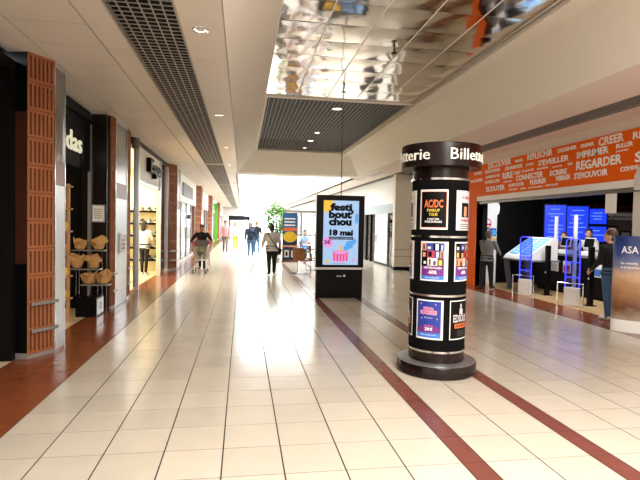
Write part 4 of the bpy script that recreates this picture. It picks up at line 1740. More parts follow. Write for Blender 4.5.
def sky_print():
    m = bpy.data.materials.new('standee_print')
    m.use_nodes = True
    nt = m.node_tree
    bs_ = nt.nodes['Principled BSDF']
    bs_.inputs['Roughness'].default_value = 0.3
    g = nt.nodes.new('ShaderNodeNewGeometry')
    sp = nt.nodes.new('ShaderNodeSeparateXYZ')
    nt.links.new(g.outputs['Position'], sp.inputs[0])
    nz = nt.nodes.new('ShaderNodeTexNoise')
    nz.inputs['Scale'].default_value = 7
    nt.links.new(g.outputs['Position'], nz.inputs['Vector'])
    mm = nt.nodes.new('ShaderNodeMath')
    mm.operation = 'MULTIPLY_ADD'
    mm.inputs[1].default_value = 0.22
    nt.links.new(nz.outputs['Fac'], mm.inputs[0])
    nt.links.new(sp.outputs['Z'], mm.inputs[2])
    cr = nt.nodes.new('ShaderNodeValToRGB')
    mr = nt.nodes.new('ShaderNodeMapRange')
    mr.inputs['From Min'].default_value = 0.1
    mr.inputs['From Max'].default_value = 1.75
    nt.links.new(mm.outputs[0], mr.inputs['Value'])
    nt.links.new(mr.outputs['Result'], cr.inputs['Fac'])
    e = cr.color_ramp.elements
    e[0].position, e[0].color = 0.0, lin((120, 112, 110))
    e[1].position, e[1].color = 1.0, lin((28, 44, 104))
    for p_, c_ in ((0.12, (170, 150, 130)), (0.25, (110, 70, 44)), (0.45, (176, 128, 90)), (0.58, (206, 170, 140)), (0.7, (110, 120, 160)), (0.8, (46, 66, 132))):
        q = e.new(p_)
        q.color = lin(c_)
    nt.links.new(cr.outputs['Color'], bs_.inputs['Base Color'])
    return m


ell(0.0, 0.2).build('foot', M_WHITE, sd, smooth=True)
ell(0.2, 1.58, 0.99).build('tube', sky_print(), sd, smooth=True)


def ell_text(s_, a_c, z, w_, h_, name='lettering'):
    # arc parameter: a = -pi/2 faces the camera
    def bend(X, y, d):
        a = a_c + X / 0.30
        p = Vector((6.37, 7.18, 0)) + vr * ((0.31 + d) * math.cos(a)) + vd * ((0.13 + d) * math.sin(a))
        return (p.x, p.y, z + y)
    return text_obj(s_, (0, 0, 0), (1, 0, 0), (0, 0, 1), sd, M_WHITEINK, width=w_, height=h_, depth=0.004, bold=0.01, bend=bend, name=name)


ell_text('ASA', -PI / 2 - 0.62, 1.30, 0.24, 0.12)
ell_text('au cinema', -PI / 2 - 0.62, 1.12, 0.24, 0.04)
ell_text('le 18 decembre', -PI / 2 - 0.62, 1.05, 0.26, 0.04)
#SECTION4
# ------------------------------------------------------------------ people
SKIN = {'light': mat('skin_light', (214, 164, 136), 0.55, var=0.06, scale=20), 'tan': mat('skin_tan', (176, 122, 92), 0.55, var=0.06, scale=20)}
M_EYE = mat('eye_dark', (40, 30, 28), 0.3)
M_LIP = mat('lips', (168, 92, 84), 0.5)


def rotx(v, a, o):
    y, z = v[1] - o[1], v[2] - o[2]
    return Vector((v[0], o[1] + y * math.cos(a) - z * math.sin(a), o[2] + y * math.sin(a) + z * math.cos(a)))


def capsule(b, p0, p1, r0, r1, n=10):
    p0, p1 = Vector(p0), Vector(p1)
    t = p1 - p0
    L = t.length
    t.normalize()
    st = max(2, int(L / 0.03))
    pts, rs = [], []
    for k in range(4):
        a = -PI / 2 + PI / 2 * k / 4
        pts.append(p0 + t * (r0 * math.sin(a)))
        rs.append(max(0.002, r0 * math.cos(a)))
    for k in range(st + 1):
        pts.append(p0.lerp(p1, k / st))
        rs.append(r0 + (r1 - r0) * k / st)
    for k in range(1, 5):
        a = PI / 2 * k / 4
        pts.append(p1 + t * (r1 * math.sin(a)))
        rs.append(max(0.002, r1 * math.cos(a)))
    s_ = t.cross(Vector((0, 0, 1)) if abs(t.z) < 0.9 else Vector((0, 1, 0))).normalized()
    u = s_.cross(t)
    v = []
    for p, r in zip(pts, rs):
        for k in range(n):
            an = 2 * PI * k / n
            v.append(p + (s_ * math.cos(an) + u * math.sin(an)) * r)
    f = []
    m = len(pts)
    for i_ in range(m - 1):
        for k in range(n):
            k2 = (k + 1) % n
            f.append((i_ * n + k, i_ * n + k2, (i_ + 1) * n + k2, (i_ + 1) * n + k))
    f.append(list(range(n))[::-1])
    f.append([(m - 1) * n + k for k in range(n)])
    b.add(v, f)


def loft(b, rings, n=44):
    """rings: (cx, cy, cz, rx, ry, tilt) ellipses from bottom to top"""
    v = []
    for (cx, cy, cz, rx, ry, tl) in rings:
        for k in range(n):
            a = 2 * PI * k / n
            p = Vector((cx + rx * math.cos(a), cy + ry * math.sin(a), cz))
            v.append(rotx(p, tl, (cx, cy, cz)))
    f = [list(range(n))[::-1]]
    for i_ in range(len(rings) - 1):
        for k in range(n):
            k2 = (k + 1) % n
            f.append((i_ * n + k, i_ * n + k2, (i_ + 1) * n + k2, (i_ + 1) * n + k))
    f.append([(len(rings) - 1) * n + k for k in range(n)])
    b.add(v, f)


def person(label, loc, rz, h, top, pants, shoe, hair, skin='light', hair_style='short', legs=((0, 0), (0, 0)), arms=((5, 8, 10), (5, 8, 10)),
           lean=0.0, head=(0, 0), build=1.0, sleeve=1.0, hem=0.86, loose=0.0, voxel=0.0105, base_z=0.0, seat=False, group=None):
    """legs: (thigh forward, knee bend) left, right; arms: (forward, out, elbow bend) left, right; degrees. Facing +Y"""
    R = math.radians
    root = thing('person', label, 'person', (loc[0], loc[1], base_z), rz, group)
    prims = []

    def part(m, fn):
        b_ = MB()
        fn(b_)
        prims.append((m, b_))
    k = build
    hip = Vector((0, 0, 0.90))
    ln = -R(lean)

    def up(x, y, z):
        return rotx(Vector((x, y, z)), ln, hip)
    # legs
    lowest = 9
    for sd_, (fl_, kn) in zip((-1, 1), legs):
        hp = Vector((sd_ * 0.088 * k, 0, 0.89))
        d1 = Vector((0, math.sin(R(fl_)), -math.cos(R(fl_))))
        kp = hp + d1 * 0.415
        a2 = R(fl_ - kn)
        d2 = Vector((0, math.sin(a2), -math.cos(a2)))
        ap = kp + d2 * 0.405
        fa_ = a2 * 0.6 if not seat else 0
        fdir = Vector((sd_ * 0.15, math.cos(fa_), math.sin(fa_) * 1.0)).normalized()
        lowest = min(lowest, ap.z - 0.075, (ap + fdir * 0.15).z - 0.085)
        part('pants', lambda b_, a=hp, c=kp: capsule(b_, a, c, (0.092 + loose * .3) * k, (0.062 + loose * .4) * k, 12))
        part('pants', lambda b_, a=kp, c=ap: capsule(b_, a, c, (0.06 + loose * .4) * k, 0.045 + loose * .5, 12))
        part('shoe', lambda b_, a=ap, d=fdir: capsule(b_, a + Vector((0, -0.035, -0.045)), a + d * 0.15 + Vector((0, 0, -0.052)), 0.038, 0.034))
    zs = -lowest
    # torso
    tr_ = [(0.80, 0.14, 0.10), (0.86, 0.165, 0.118), (0.93, 0.165, 0.118), (1.03, 0.142, 0.105), (1.15, 0.15, 0.11), (1.28, 0.172, 0.116), (1.38, 0.165, 0.098), (1.425, 0.11, 0.075), (1.45, 0.06, 0.058)]
    part('pants', lambda b_: loft(b_, [(0, 0, 0.80, 0.12 * k, 0.095 * k, 0), (0, 0, 0.86, 0.163 * k, 0.112 * k, 0), (0, 0, 0.95, 0.155 * k, 0.108 * k, 0)]))
    rings = []
    ins = [(hem, 0.172 + loose, 0.125 + loose)] + [q for q in tr_ if q[0] > hem + 0.03]
    for z, rx, ry in ins:
        p = up(0, 0, z) if z > 0.9 else Vector((0, 0, z))
        g_ = loose if z < 1.3 else 0
        rings.append((p.x, p.y, p.z, (rx + g_ * .8) * k, (ry + g_ * .8) * k, ln if z > 0.9 else 0))
    part('top', lambda b_: loft(b_, rings))
    # neck and head
    hy, hx = R(head[0]), R(head[1])
    nk = up(0, 0.005, 1.43)
    hc = up(0, 0.03, 1.585)
    part('skin', lambda b_: capsule(b_, nk, hc, 0.05, 0.05))
    hm = Matrix.Translation(hc) @ Matrix.Rotation(hy, 4, 'Z') @ Matrix.Rotation(-hx, 4, 'X')

    def hpnt(x, y, z):
        return hm @ (Vector((x, y, z + 0.008)) * 1.12)

    def headfn(b_):
        n0 = len(b_.v)
        b_.ellipsoid((0, 0, 0.01), 0.074, 0.094, 0.112, 20, 14)
        b_.ellipsoid((0, 0.028, -0.055), 0.052, 0.058, 0.06, 16, 10)
        b_.ellipsoid((0, 0.094, -0.012), 0.012, 0.016, 0.022, 10, 8)
        b_.ellipsoid((-0.075, -0.005, -0.01), 0.012, 0.02, 0.03, 8, 8)
        b_.ellipsoid((0.075, -0.005, -0.01), 0.012, 0.02, 0.03, 8, 8)
        for i_ in range(n0, len(b_.v)):
            b_.v[i_] = tuple(hpnt(*b_.v[i_]))
    part('skin', headfn)
    # arms
    hands = []
    for sd_, (fw, out, el) in zip((-1, 1), arms):
        sp_ = up(sd_ * 0.182 * k, 0, 1.365)
        a_ = R(fw)
        o_ = R(out)
        d1 = Vector((sd_ * math.sin(o_), math.sin(a_) * math.cos(o_), -math.cos(a_) * math.cos(o_)))
        ep = sp_ + d1 * 0.275
        a2 = R(fw + el)
        d2 = Vector((sd_ * math.sin(o_) * 0.3 - (sd_ * 0.25 if el > 40 else 0), math.sin(a2), -math.cos(a2))).normalized()
        wp_ = ep + d2 * 0.245
        part('top', lambda b_, a=sp_, c=ep: capsule(b_, a, c, 0.062 * k + loose * .3, 0.047 * k + loose * .3))
        if sleeve > 0.5:
            fe = ep + d2 * (0.245 * min(1, sleeve))
            part('top', lambda b_, a=ep, c=fe: capsule(b_, a, c, 0.045 * k + loose * .3, 0.036 + loose * .3))
        part('skin', lambda b_, a=ep, c=wp_: capsule(b_, a, c, 0.038 * k, 0.027))
        # hand
        sx = Vector((1, 0, 0))
        nrm = d2.cross(sx).normalized()
        side = Vector((0, 1, 0)) if abs(d2.y) < 0.8 else Vector((0, 0, 1))
        side = (side - d2 * side.dot(d2)).normalized()
        pl_ = wp_ + d2 * 0.05
        part('skin', lambda b_, a=wp_, c=pl_ + d2 * 0.03, s2=side: (capsule(b_, a + s2 * 0.014, c + s2 * 0.02, 0.02, 0.018), capsule(b_, a - s2 * 0.014, c - s2 * 0.02, 0.02, 0.018)))
        cn = d2.cross(side).normalized()
        inw = cn if cn.x * sd_ < 0 else -cn
        for q, ln_ in zip((-1.5, -0.5, 0.5, 1.5), (0.06, 0.075, 0.08, 0.07)):
            f0 = pl_ + d2 * 0.035 + side * (q * 0.021)
            f1 = f0 + (d2 + inw * 0.3) .normalized() * ln_ * 0.55
            f2 = f1 + (d2 + inw * 1.1).normalized() * ln_ * 0.45
            part('skin', lambda b_, a=f0, c=f1, e=f2: (capsule(b_, a, c, 0.0102, 0.0096, 8), capsule(b_, c, e, 0.0096, 0.0085, 8)))
        t0 = wp_ + d2 * 0.03 + side * 0.03
        t1 = t0 + (d2 * 0.6 + side * 0.6 + inw * 0.3).normalized() * 0.055
        part('skin', lambda b_, a=t0, c=t1: capsule(b_, a, c, 0.0125, 0.0105, 8))
        hands.append(pl_)
    allb = MB()
    kd_n = sum(len(b_.v) for m, b_ in prims)
    kd = kdtree.KDTree(kd_n)
    order = {'skin': 0, 'top': 1, 'pants': 2, 'shoe': 3}
    tagl = []
    for m, b_ in prims:
        for v in b_.v:
            kd.insert(v, len(tagl))
            tagl.append(order[m])
        allb.add(b_.v, b_.f)
    kd.balance()
    me0 = bpy.data.meshes.new('tmp')
    me0.from_pydata(allb.v, [], allb.f)
    tmp = bpy.data.objects.new('tmp', me0)
    COL.objects.link(tmp)
    rm = tmp.modifiers.new('r', 'REMESH')
    rm.mode = 'VOXEL'
    rm.voxel_size = voxel
    sm = tmp.modifiers.new('s', 'SMOOTH')
    sm.factor = 0.5
    sm.iterations = 3
    dg = bpy.context.evaluated_depsgraph_get()
    me = bpy.data.meshes.new_from_object(tmp.evaluated_get(dg))
    bpy.data.objects.remove(tmp)
    bpy.data.meshes.remove(me0)
    me.name = 'body'
    for m in (SKIN[skin], top, pants, shoe):
        me.materials.append(m)
    idx = []
    for p in me.polygons:
        co, i_, dd = kd.find(p.center)
        idx.append(tagl[i_])
    me.polygons.foreach_set('material_index', idx)
    me.polygons.foreach_set('use_smooth', [True] * len(me.polygons))
    sc = h / 1.70
    me.transform(Matrix.Scale(sc, 4) @ Matrix.Translation((0, 0, zs)))
    body = bpy.data.objects.new('body', me)
    COL.objects.link(body)
    body.parent = root

    def child(b_, name, m):
        b_.v = [((x) * sc, y * sc, (z + zs) * sc) for x, y, z in b_.v]
        return b_.build(name, m, root, smooth='all', world=False)
    # hair
    hb = MB()
    n0 = 0
    hb.ellipsoid((0, -0.012, 0.045), 0.084, 0.098, 0.098, 18, 12)
    if hair_style in ('long', 'bob'):
        L = 0.26 if hair_style == 'long' else 0.13
        loft(hb, [(0, -0.125 if L > 0.2 else -0.07, -L, 0.05, 0.03, 0), (0, -0.105 if L > 0.2 else -0.065, -L * 0.6, 0.075, 0.05, 0), (0, -0.045, 0.0, 0.084, 0.06, 0), (0, -0.03, 0.05, 0.08, 0.07, 0)])
    elif hair_style == 'bun':
        hb.ellipsoid((0, -0.11, 0.05), 0.045, 0.045, 0.045, 12, 8)
        hb.ellipsoid((0, -0.04, -0.02), 0.078, 0.07, 0.07, 12, 8)
    elif hair_style == 'tail':
        hb.ellipsoid((0, -0.05, -0.02), 0.076, 0.06, 0.07, 12, 8)
        capsule(hb, (0, -0.11, 0.0), (0, -0.13, -0.2), 0.035, 0.02)
    else:
        hb.ellipsoid((0, -0.045, -0.02), 0.076, 0.062, 0.07, 12, 8)
    hb.v = [tuple(hpnt(*v)) for v in hb.v]
    child(hb, 'hair', hair)
    for sx_ in (-1, 1):
        eb = MB()
        eb.ellipsoid((sx_ * 0.032, 0.08, 0.008), 0.012, 0.008, 0.007, 8, 6)
        eb.v = [tuple(hpnt(*v)) for v in eb.v]
        child(eb, 'eye', M_EYE)
    mbm = MB()
    mbm.ellipsoid((0, 0.083, -0.06), 0.022, 0.007, 0.006, 8, 6)
    mbm.v = [tuple(hpnt(*v)) for v in mbm.v]
    child(mbm, 'mouth', M_LIP)
    info = {'root': root, 'sc': sc, 'zs': zs, 'hands': [Vector((p.x * sc, p.y * sc, (p.z + zs) * sc)) for p in hands], 'child': child, 'up': up}
    return info


C_BLK = mat('cloth_black', (20, 19, 21), 0.85, var=0.2)
C_GREY = mat('cloth_grey', (188, 185, 182), 0.85, var=0.1, scale=30)
C_TWEED = mat('cloth_tweed', (104, 102, 102), 0.9, var=0.3, scale=60)
C_JEAN = mat('denim', (74, 108, 146), 0.85, var=0.18, scale=12)
C_NAVY = mat('cloth_navy', (44, 56, 84), 0.85, var=0.15)
C_WHITE = mat('cloth_white', (226, 220, 212), 0.85, var=0.06)
C_BEIGE = mat('cloth_taupe', (128, 108, 98), 0.85, var=0.1)
C_YEL = mat('cloth_yellow', (232, 190, 60), 0.85, var=0.1)
C_PINK = mat('cloth_pink', (216, 150, 150), 0.85, var=0.1)
C_PATT = mat('cloth_pattern', (150, 110, 96), 0.85, var=0.7, scale=25)
H_BLK = mat('hair_black', (24, 19, 18), 0.55, var=0.2)
H_BRN = mat('hair_brown', (84, 56, 38), 0.55, var=0.25, scale=30)
H_GRY = mat('hair_grey', (88, 80, 76), 0.6, var=0.25, scale=30)
H_FAIR = mat('hair_fair', (168, 128, 86), 0.55, var=0.2, scale=30)
S_BLK = mat('shoe_black', (16, 15, 16), 0.5)
S_WHT = mat('shoe_white', (226, 222, 216), 0.5)
M_BROWNBAG = mat('brown_leather', (150, 86, 48), 0.5, var=0.15)


def strap(pinfo, pts, r, name, m):
    b_ = MB()
    b_.tube([tuple(p) for p in pts], r, 6)
    b_.v = [(x, y, z) for x, y, z in b_.v]
    return pinfo['child'](b_, name, m)


# woman walking away in the middle
w1_ = person('woman in loose grey top and black trousers walking away in the middle of the gallery', (0.96, 16.1), 0.12, 1.60, C_GREY, C_BLK, S_BLK, H_BLK, 'tan', 'short',
             legs=((-6, 4), (7, 2)), arms=((12, 16, 25), (-4, 12, 12)), build=1.16, hem=0.80, loose=0.025, sleeve=0.85)
strap(w1_, [(-0.16, 0.0, 1.43), (-0.14, -0.115, 1.36), (-0.02, -0.165, 1.16), (0.12, -0.16, 0.98), (0.2, -0.07, 0.84)], 0.014, 'shoulder_strap', C_BLK)
bag = thing('shoulder_bag', 'black shoulder bag at the hip of the woman in grey', 'bag', (1.2, 16.12, 0.66))
b = MB()
b.obox((1.2, 16.12, 0.76), (1, 0.2, 0), (-0.2, 1, 0), (0, 0, 1), 0.035, 0.12, 0.1)
b.build('pouch', C_BLK, bag, bevel=0.015)
b = MB()
b.obox((1.245, 16.13, 0.80), (1, 0.2, 0), (-0.2, 1, 0), (0, 0, 1), 0.01, 0.122, 0.05)
b.build('flap', S_BLK, bag, bevel=0.006)

# man pushing a shopping trolley towards the camera
person('man in black jacket pushing a shopping trolley towards the camera', (-1.38, 17.75), PI, 1.57, C_BLK, C_BLK, S_BLK, H_BLK, 'tan', 'short',
       legs=((16, 6), (-14, 10)), arms=((34, 32, 30), (34, 32, 30)), lean=14, head=(0, -4), build=1.08, loose=0.012)
ctx, cty = -1.34, 16.75
tl = thing('shopping_trolley', 'grey wire shopping trolley with red handle pushed by the man', 'trolley', (ctx, cty, 0))
M_WIRE = mat('trolley_wire', (176, 172, 160), 0.35, metal=0.7)
M_TRED = mat('trolley_red', (196, 52, 40), 0.4)


def cart_pt(u, v, w_):
    """u left-right -1..1, v front(0)-back(1), w bottom(0)-top(1) of the tapered basket"""
    hw = (0.2 + 0.08 * w_) * (0.82 + 0.18 * v)
    return (ctx + u * hw, cty - 0.42 - 0.05 * w_ + v * (0.80 + 0.1 * w_), 0.42 + 0.45 * w_ + 0.06 * v * w_)


b = MB()
for i in range(17):
    u = -1 + 2 * i / 16
    b.tube([cart_pt(u, 0, 0), cart_pt(u, 0, 1)], 0.007, 4)
    b.tube([cart_pt(u, 0, 0), cart_pt(u, 1, 0)], 0.006, 4)
for i in range(11):
    v = i / 10
    for u in (-1, 1):
        b.tube([cart_pt(u, v, 0), cart_pt(u, v, 1)], 0.005, 4)
for w_ in (0, 0.14, 0.28, 0.42, 0.56, 0.7, 0.85, 1.0):
    b.tube([cart_pt(-1, 1, w_), cart_pt(-1, 0, w_), cart_pt(1, 0, w_), cart_pt(1, 1, w_)], 0.008 if w_ in (0, 1.0) else 0.005, 5)
b.build('basket', M_WIRE, tl)
b = MB()
for u in (-1, 1):
    b.tube([(ctx + u * 0.24, cty + 0.42, 0.95), (ctx + u * 0.24, cty + 0.40, 0.5), (ctx + u * 0.25, cty + 0.42, 0.16), (ctx + u * 0.19, cty - 0.45, 0.14), (ctx + u * 0.18, cty - 0.42, 0.42)], 0.013, 6)
b.tube([(ctx - 0.19, cty - 0.45, 0.14), (ctx + 0.19, cty - 0.45, 0.14)], 0.012, 6)
b.build('frame', M_WIRE, tl)
b = MB()
b.tube([(ctx - 0.29, cty + 0.5, 1.0), (ctx + 0.29, cty + 0.5, 1.0)], 0.02, 8)
b.build('handle', M_TRED, tl)
for u in (-1, 1):
    b = MB()
    b.box(ctx + u * 0.27 - 0.04, ctx + u * 0.27 + 0.04, cty + 0.36, cty + 0.5, 0.84, 1.0)
    b.build('handle_bracket', M_TRED, tl, bevel=0.01)
b = MB()
b.extr([(ctx - 0.21, cty + 0.30, 0.86), (ctx + 0.21, cty + 0.30, 0.86), (ctx + 0.23, cty + 0.36, 1.06), (ctx - 0.23, cty + 0.36, 1.06)], (0, 0.02, 0))
b.build('child_seat', mat('seat_grey', (84, 80, 82), 0.5), tl)
b = MB()
hp_ = []
for k in range(24):
    t_ = 2 * PI * k / 24
    hp_.append((ctx + 0.0062 * 16 * math.sin(t_) ** 3, cty - 0.485, 0.66 + 0.0062 * (13 * math.cos(t_) - 5 * math.cos(2 * t_) - 2 * math.cos(3 * t_) - math.cos(4 * t_))))
b.extr(hp_, (0, 0.01, 0))
b.build('heart_plate', mat('heart_dark', (52, 58, 62), 0.5), tl)
for u in (-1, 1):
    for v_ in (-0.45, 0.4):
        b = MB()
        b.lathe([(0.002, -0.015), (0.058, -0.015), (0.065, -0.008), (0.065, 0.008), (0.058, 0.015), (0.002, 0.015)], 16)
        b.v = [(ctx + u * 0.2 + z, cty + v_ + x, 0.066 + y) for x, y, z in b.v]
        wh = b.build('wheel', M_BLACK, tl, smooth=True)
        b = MB()
        b.box(ctx + u * 0.2 - 0.024, ctx + u * 0.2 + 0.024, cty + v_ - 0.02, cty + v_ + 0.02, 0.06, 0.15)
        b.build('fork', M_WIRE, wh)

# couple and others further back
pb = person('person in navy jacket with a backpack and jeans walking away', (0.42, 24.3), 0.0, 1.66, C_NAVY, C_JEAN, S_WHT, H_FAIR, 'light', 'bob', legs=((-10, 8), (12, 4)), arms=((10, 12, 15), (-8, 12, 15)), build=1.1, loose=0.015, voxel=0.016)
bp_ = thing('backpack', 'dark navy backpack on the person in jeans', 'backpack', (0.42, 24.12, 0.95))
b = MB()
b.ellipsoid((0.42, 24.1, 1.16), 0.15, 0.09, 0.22, 16, 12)
b.build('pack', mat('pack_navy', (26, 32, 54), 0.7), bp_, smooth='all')
b = MB()
b.ellipsoid((0.42, 24.03, 1.07), 0.1, 0.05, 0.1, 12, 8)
b.build('front_pocket', C_NAVY, bp_, smooth='all')
person('woman in dark top and jeans walking beside the backpacker', (0.78, 27.0), 0.05, 1.74, C_BLK, C_JEAN, S_WHT, H_FAIR, 'light', 'bun', legs=((8, 4), (-8, 6)), arms=((5, 14, 40), (4, 12, 20)), voxel=0.018)
person('person in white top and taupe trousers at the left in the bright hall', (-0.95, 28.6), PI, 1.72, C_PINK, C_BEIGE, S_BLK, H_BRN, 'light', 'short', legs=((8, 6), (-8, 8)), loose=0.02, voxel=0.018)
person('person in white top and yellow trousers in the bright hall', (-0.4, 30.2), PI, 1.66, C_WHITE, C_YEL, S_WHT, H_FAIR, 'light', 'bob', legs=((-8, 4), (9, 5)), loose=0.015, voxel=0.018)
# shoe shop customer
person('woman with long dark hair browsing shoes in the lit shoe shop', (-2.98, 15.9), -0.35, 1.62, C_WHITE, C_BLK, S_WHT, H_BLK, 'light', 'long', legs=((2, 2), (-3, 2)), arms=((25, 10, 70), (20, 10, 60)), head=(-20, -15), sleeve=0.3, voxel=0.013)
# man at the desk of the media shop
person('man in grey tweed jacket and black trousers standing at the media shop desk', (6.55, 12.45), -0.95, 1.56, C_TWEED, C_BLK, S_BLK, H_GRY, 'light', 'short', legs=((-8, 2), (10, 3)), arms=((30, 10, 50), (25, 12, 45)), lean=6, head=(0, -18), build=1.1, hem=0.82, loose=0.02)
# cashiers
person('cashier in patterned blouse bending over behind the far end of the counter', (9.14, 12.85), 2.4, 1.62, C_PATT, C_BLK, S_BLK, H_BRN, 'light', 'short', arms=((40, 10, 50), (40, 10, 50)), lean=24, head=(0, -25), voxel=0.013)
person('cashier with dark hair and white blouse behind the counter', (9.3, 12.05), 2.3, 1.66, C_WHITE, C_BLK, S_BLK, H_BLK, 'light', 'bob', arms=((30, 10, 60), (30, 10, 60)), lean=8, head=(10, -20), voxel=0.013)
# woman at the counter on the right
wr = person('woman in black top and blue jeans standing by the cardboard standee', (6.78, 8.2), 0.1, 1.64, C_BLK, C_JEAN, S_WHT, H_BRN, 'light', 'tail', legs=((-3, 2), (4, 2)), arms=((8, 8, 40), (8, 10, 30)), head=(40, -8), build=1.05, loose=0.01)
hb_ = thing('handbag', 'brown leather shoulder bag hanging at the woman in jeans', 'bag', (6.97, 8.08, 0.7))
b = MB()
b.add([(6.93, 7.98, 0.72), (7.02, 7.98, 0.72), (7.02, 8.26, 0.72), (6.93, 8.26, 0.72), (6.955, 8.0, 0.98), (7.0, 8.0, 0.98), (7.0, 8.24, 0.98), (6.955, 8.24, 0.98)],
      [(0, 3, 2, 1), (4, 5, 6, 7), (0, 1, 5, 4), (1, 2, 6, 5), (2, 3, 7, 6), (3, 0, 4, 7)])
b.build('pouch', M_BROWNBAG, hb_, bevel=0.02)
b = MB()
b.tube([(6.98, 8.02, 0.97), (6.975, 8.08, 1.2), (6.93, 8.14, 1.39), (6.975, 8.19, 1.2), (6.98, 8.22, 0.97)], 0.01, 6)
b.build('strap', M_BROWNBAG, hb_)

# ------------------------------------------------------------------ middle distance furniture
ks = thing('poster_stand', 'blue and yellow advertising stand with two white product pictures', 'stand', (2.08, 21.6, 0))


def kb(x0, x1, y0, y1, z0, z1, n_, m, par=None):
    b_ = MB()
    b_.box(x0, x1, y0, y1, z0, z1)
    return b_.build(n_, m, par or ks)


M_KBLUE = mat('stand_blue', (44, 100, 160), 0.5)
M_KDARK = mat('stand_dark_blue', (30, 62, 110), 0.5)
M_KYEL = mat('stand_yellow', (226, 190, 40), 0.5, var=0.3, scale=9)
kb(1.76, 2.4, 21.6, 21.8, 0, 2.15, 'body', M_KDARK)
kb(1.78, 2.38, 21.585, 21.6, 1.32, 2.1, 'upper_panel', M_KBLUE)
kb(1.78, 2.38, 21.58, 21.59, 1.36, 1.5, 'text_band', M_PORANGE)
for z in (1.58, 1.72, 1.86):
    kb(1.82, 2.3, 21.58, 21.586, z, z + 0.06, 'text_band', M_WHITEINK)
b = MB()
b.extr([(2.08 + 0.3 * math.cos(2 * PI * k / 24), 21.59, 1.1 + 0.24 * math.sin(2 * PI * k / 24)) for k in range(24)], (0, -0.02, 0))
b.build('yellow_roundel', M_KYEL, ks)
kb(1.7, 2.46, 21.4, 21.82, 0.66, 0.72, 'shelf', M_PSKIN)
for x in (1.84, 2.14):
    kb(x, x + 0.2, 21.58, 21.6, 0.2, 0.52, 'product_picture', M_PAPER)
    kb(x + 0.06, x + 0.14, 21.575, 21.58, 0.26, 0.44, 'picture_print', M_SBLK)
kb(1.74, 2.42, 21.5, 21.84, 0, 0.08, 'plinth', M_BROWNBAG)

# potted tree behind the stand
tree = thing('potted_tree', 'leafy light green potted tree behind the blue advertising stand', 'tree', (1.65, 24.0, 0))
b = MB()
b.lathe([(0.001, 0), (0.25, 0), (0.32, 0.5), (0.29, 0.5), (0.27, 0.44), (0.001, 0.44)], 20, (1.65, 24.0))
b.build('pot', mat('pot_white', (230, 226, 220), 0.5), tree, smooth=True)
b = MB()
b.tube([(1.65, 24, 0.4), (1.67, 24, 1.2), (1.62, 24.02, 2.2)], [0.04, 0.032, 0.02], 8)
for k in range(7):
    a = k * 0.9
    b.tube([(1.65, 24, 1.2 + 0.15 * k), (1.65 + 0.4 * math.cos(a), 24 + 0.4 * math.sin(a), 1.5 + 0.17 * k)], 0.012, 5)
b.build('trunk', mat('bark', (110, 84, 60), 0.8), tree)
lf = MB()
r_ = random.Random(3)
for k in range(1500):
    a, e = r_.uniform(0, 2 * PI), r_.uniform(-1, 1)
    q = r_.uniform(0.35, 1.0) ** 0.5
    c = Vector((1.6 + 0.55 * q * math.cos(a) * math.sqrt(1 - e * e), 24 + 0.6 * q * math.sin(a) * math.sqrt(1 - e * e), 1.85 + 0.85 * q * e))
    d = Vector((r_.uniform(-1, 1), r_.uniform(-1, 1), r_.uniform(-0.8, 0.5))).normalized()
    sd2 = d.cross(Vector((r_.uniform(-1, 1), r_.uniform(-1, 1), 1))).normalized()
    L = r_.uniform(0.08, 0.15)
    lf.add([c, c + d * L * 0.5 + sd2 * L * 0.28, c + d * L, c + d * L * 0.5 - sd2 * L * 0.28], [(0, 1, 2, 3)])
tag(lf.build('foliage', mat('leaf_green', (74, 132, 26), 0.8, var=0.3, scale=8, spec=0.1), tree), kind='stuff')
pb2 = thing('leafy_plant', 'small bright green floor plant beside the walking woman', 'plant', (1.45, 21.4, 0))
b = MB()
b.lathe([(0.001, 0), (0.12, 0), (0.15, 0.22), (0.13, 0.22), (0.001, 0.18)], 16, (1.45, 21.4))
b.build('pot', mat('pot_white', (230, 226, 220), 0.5), pb2, smooth=True)
lf = MB()
for k in range(60):
    a = r_.uniform(0, 2 * PI)
    L = r_.uniform(0.25, 0.5)
    t_ = r_.uniform(0.2, 0.8)
    p0 = Vector((1.45, 21.4, 0.18))
    d = Vector((math.cos(a) * t_, math.sin(a) * t_, 1)).normalized()
    s2 = Vector((-math.sin(a), math.cos(a), 0))
    lf.add([p0 - s2 * 0.01, p0 + s2 * 0.01, p0 + d * L * 0.6 + s2 * 0.035, p0 + d * L + Vector((math.cos(a), math.sin(a), -0.3)) * 0.1, p0 + d * L * 0.6 - s2 * 0.035], [(0, 1, 2, 3, 4)])
tag(lf.build('foliage', mat('leaf_bright', (120, 210, 60), 0.6, var=0.2), pb2), kind='stuff')


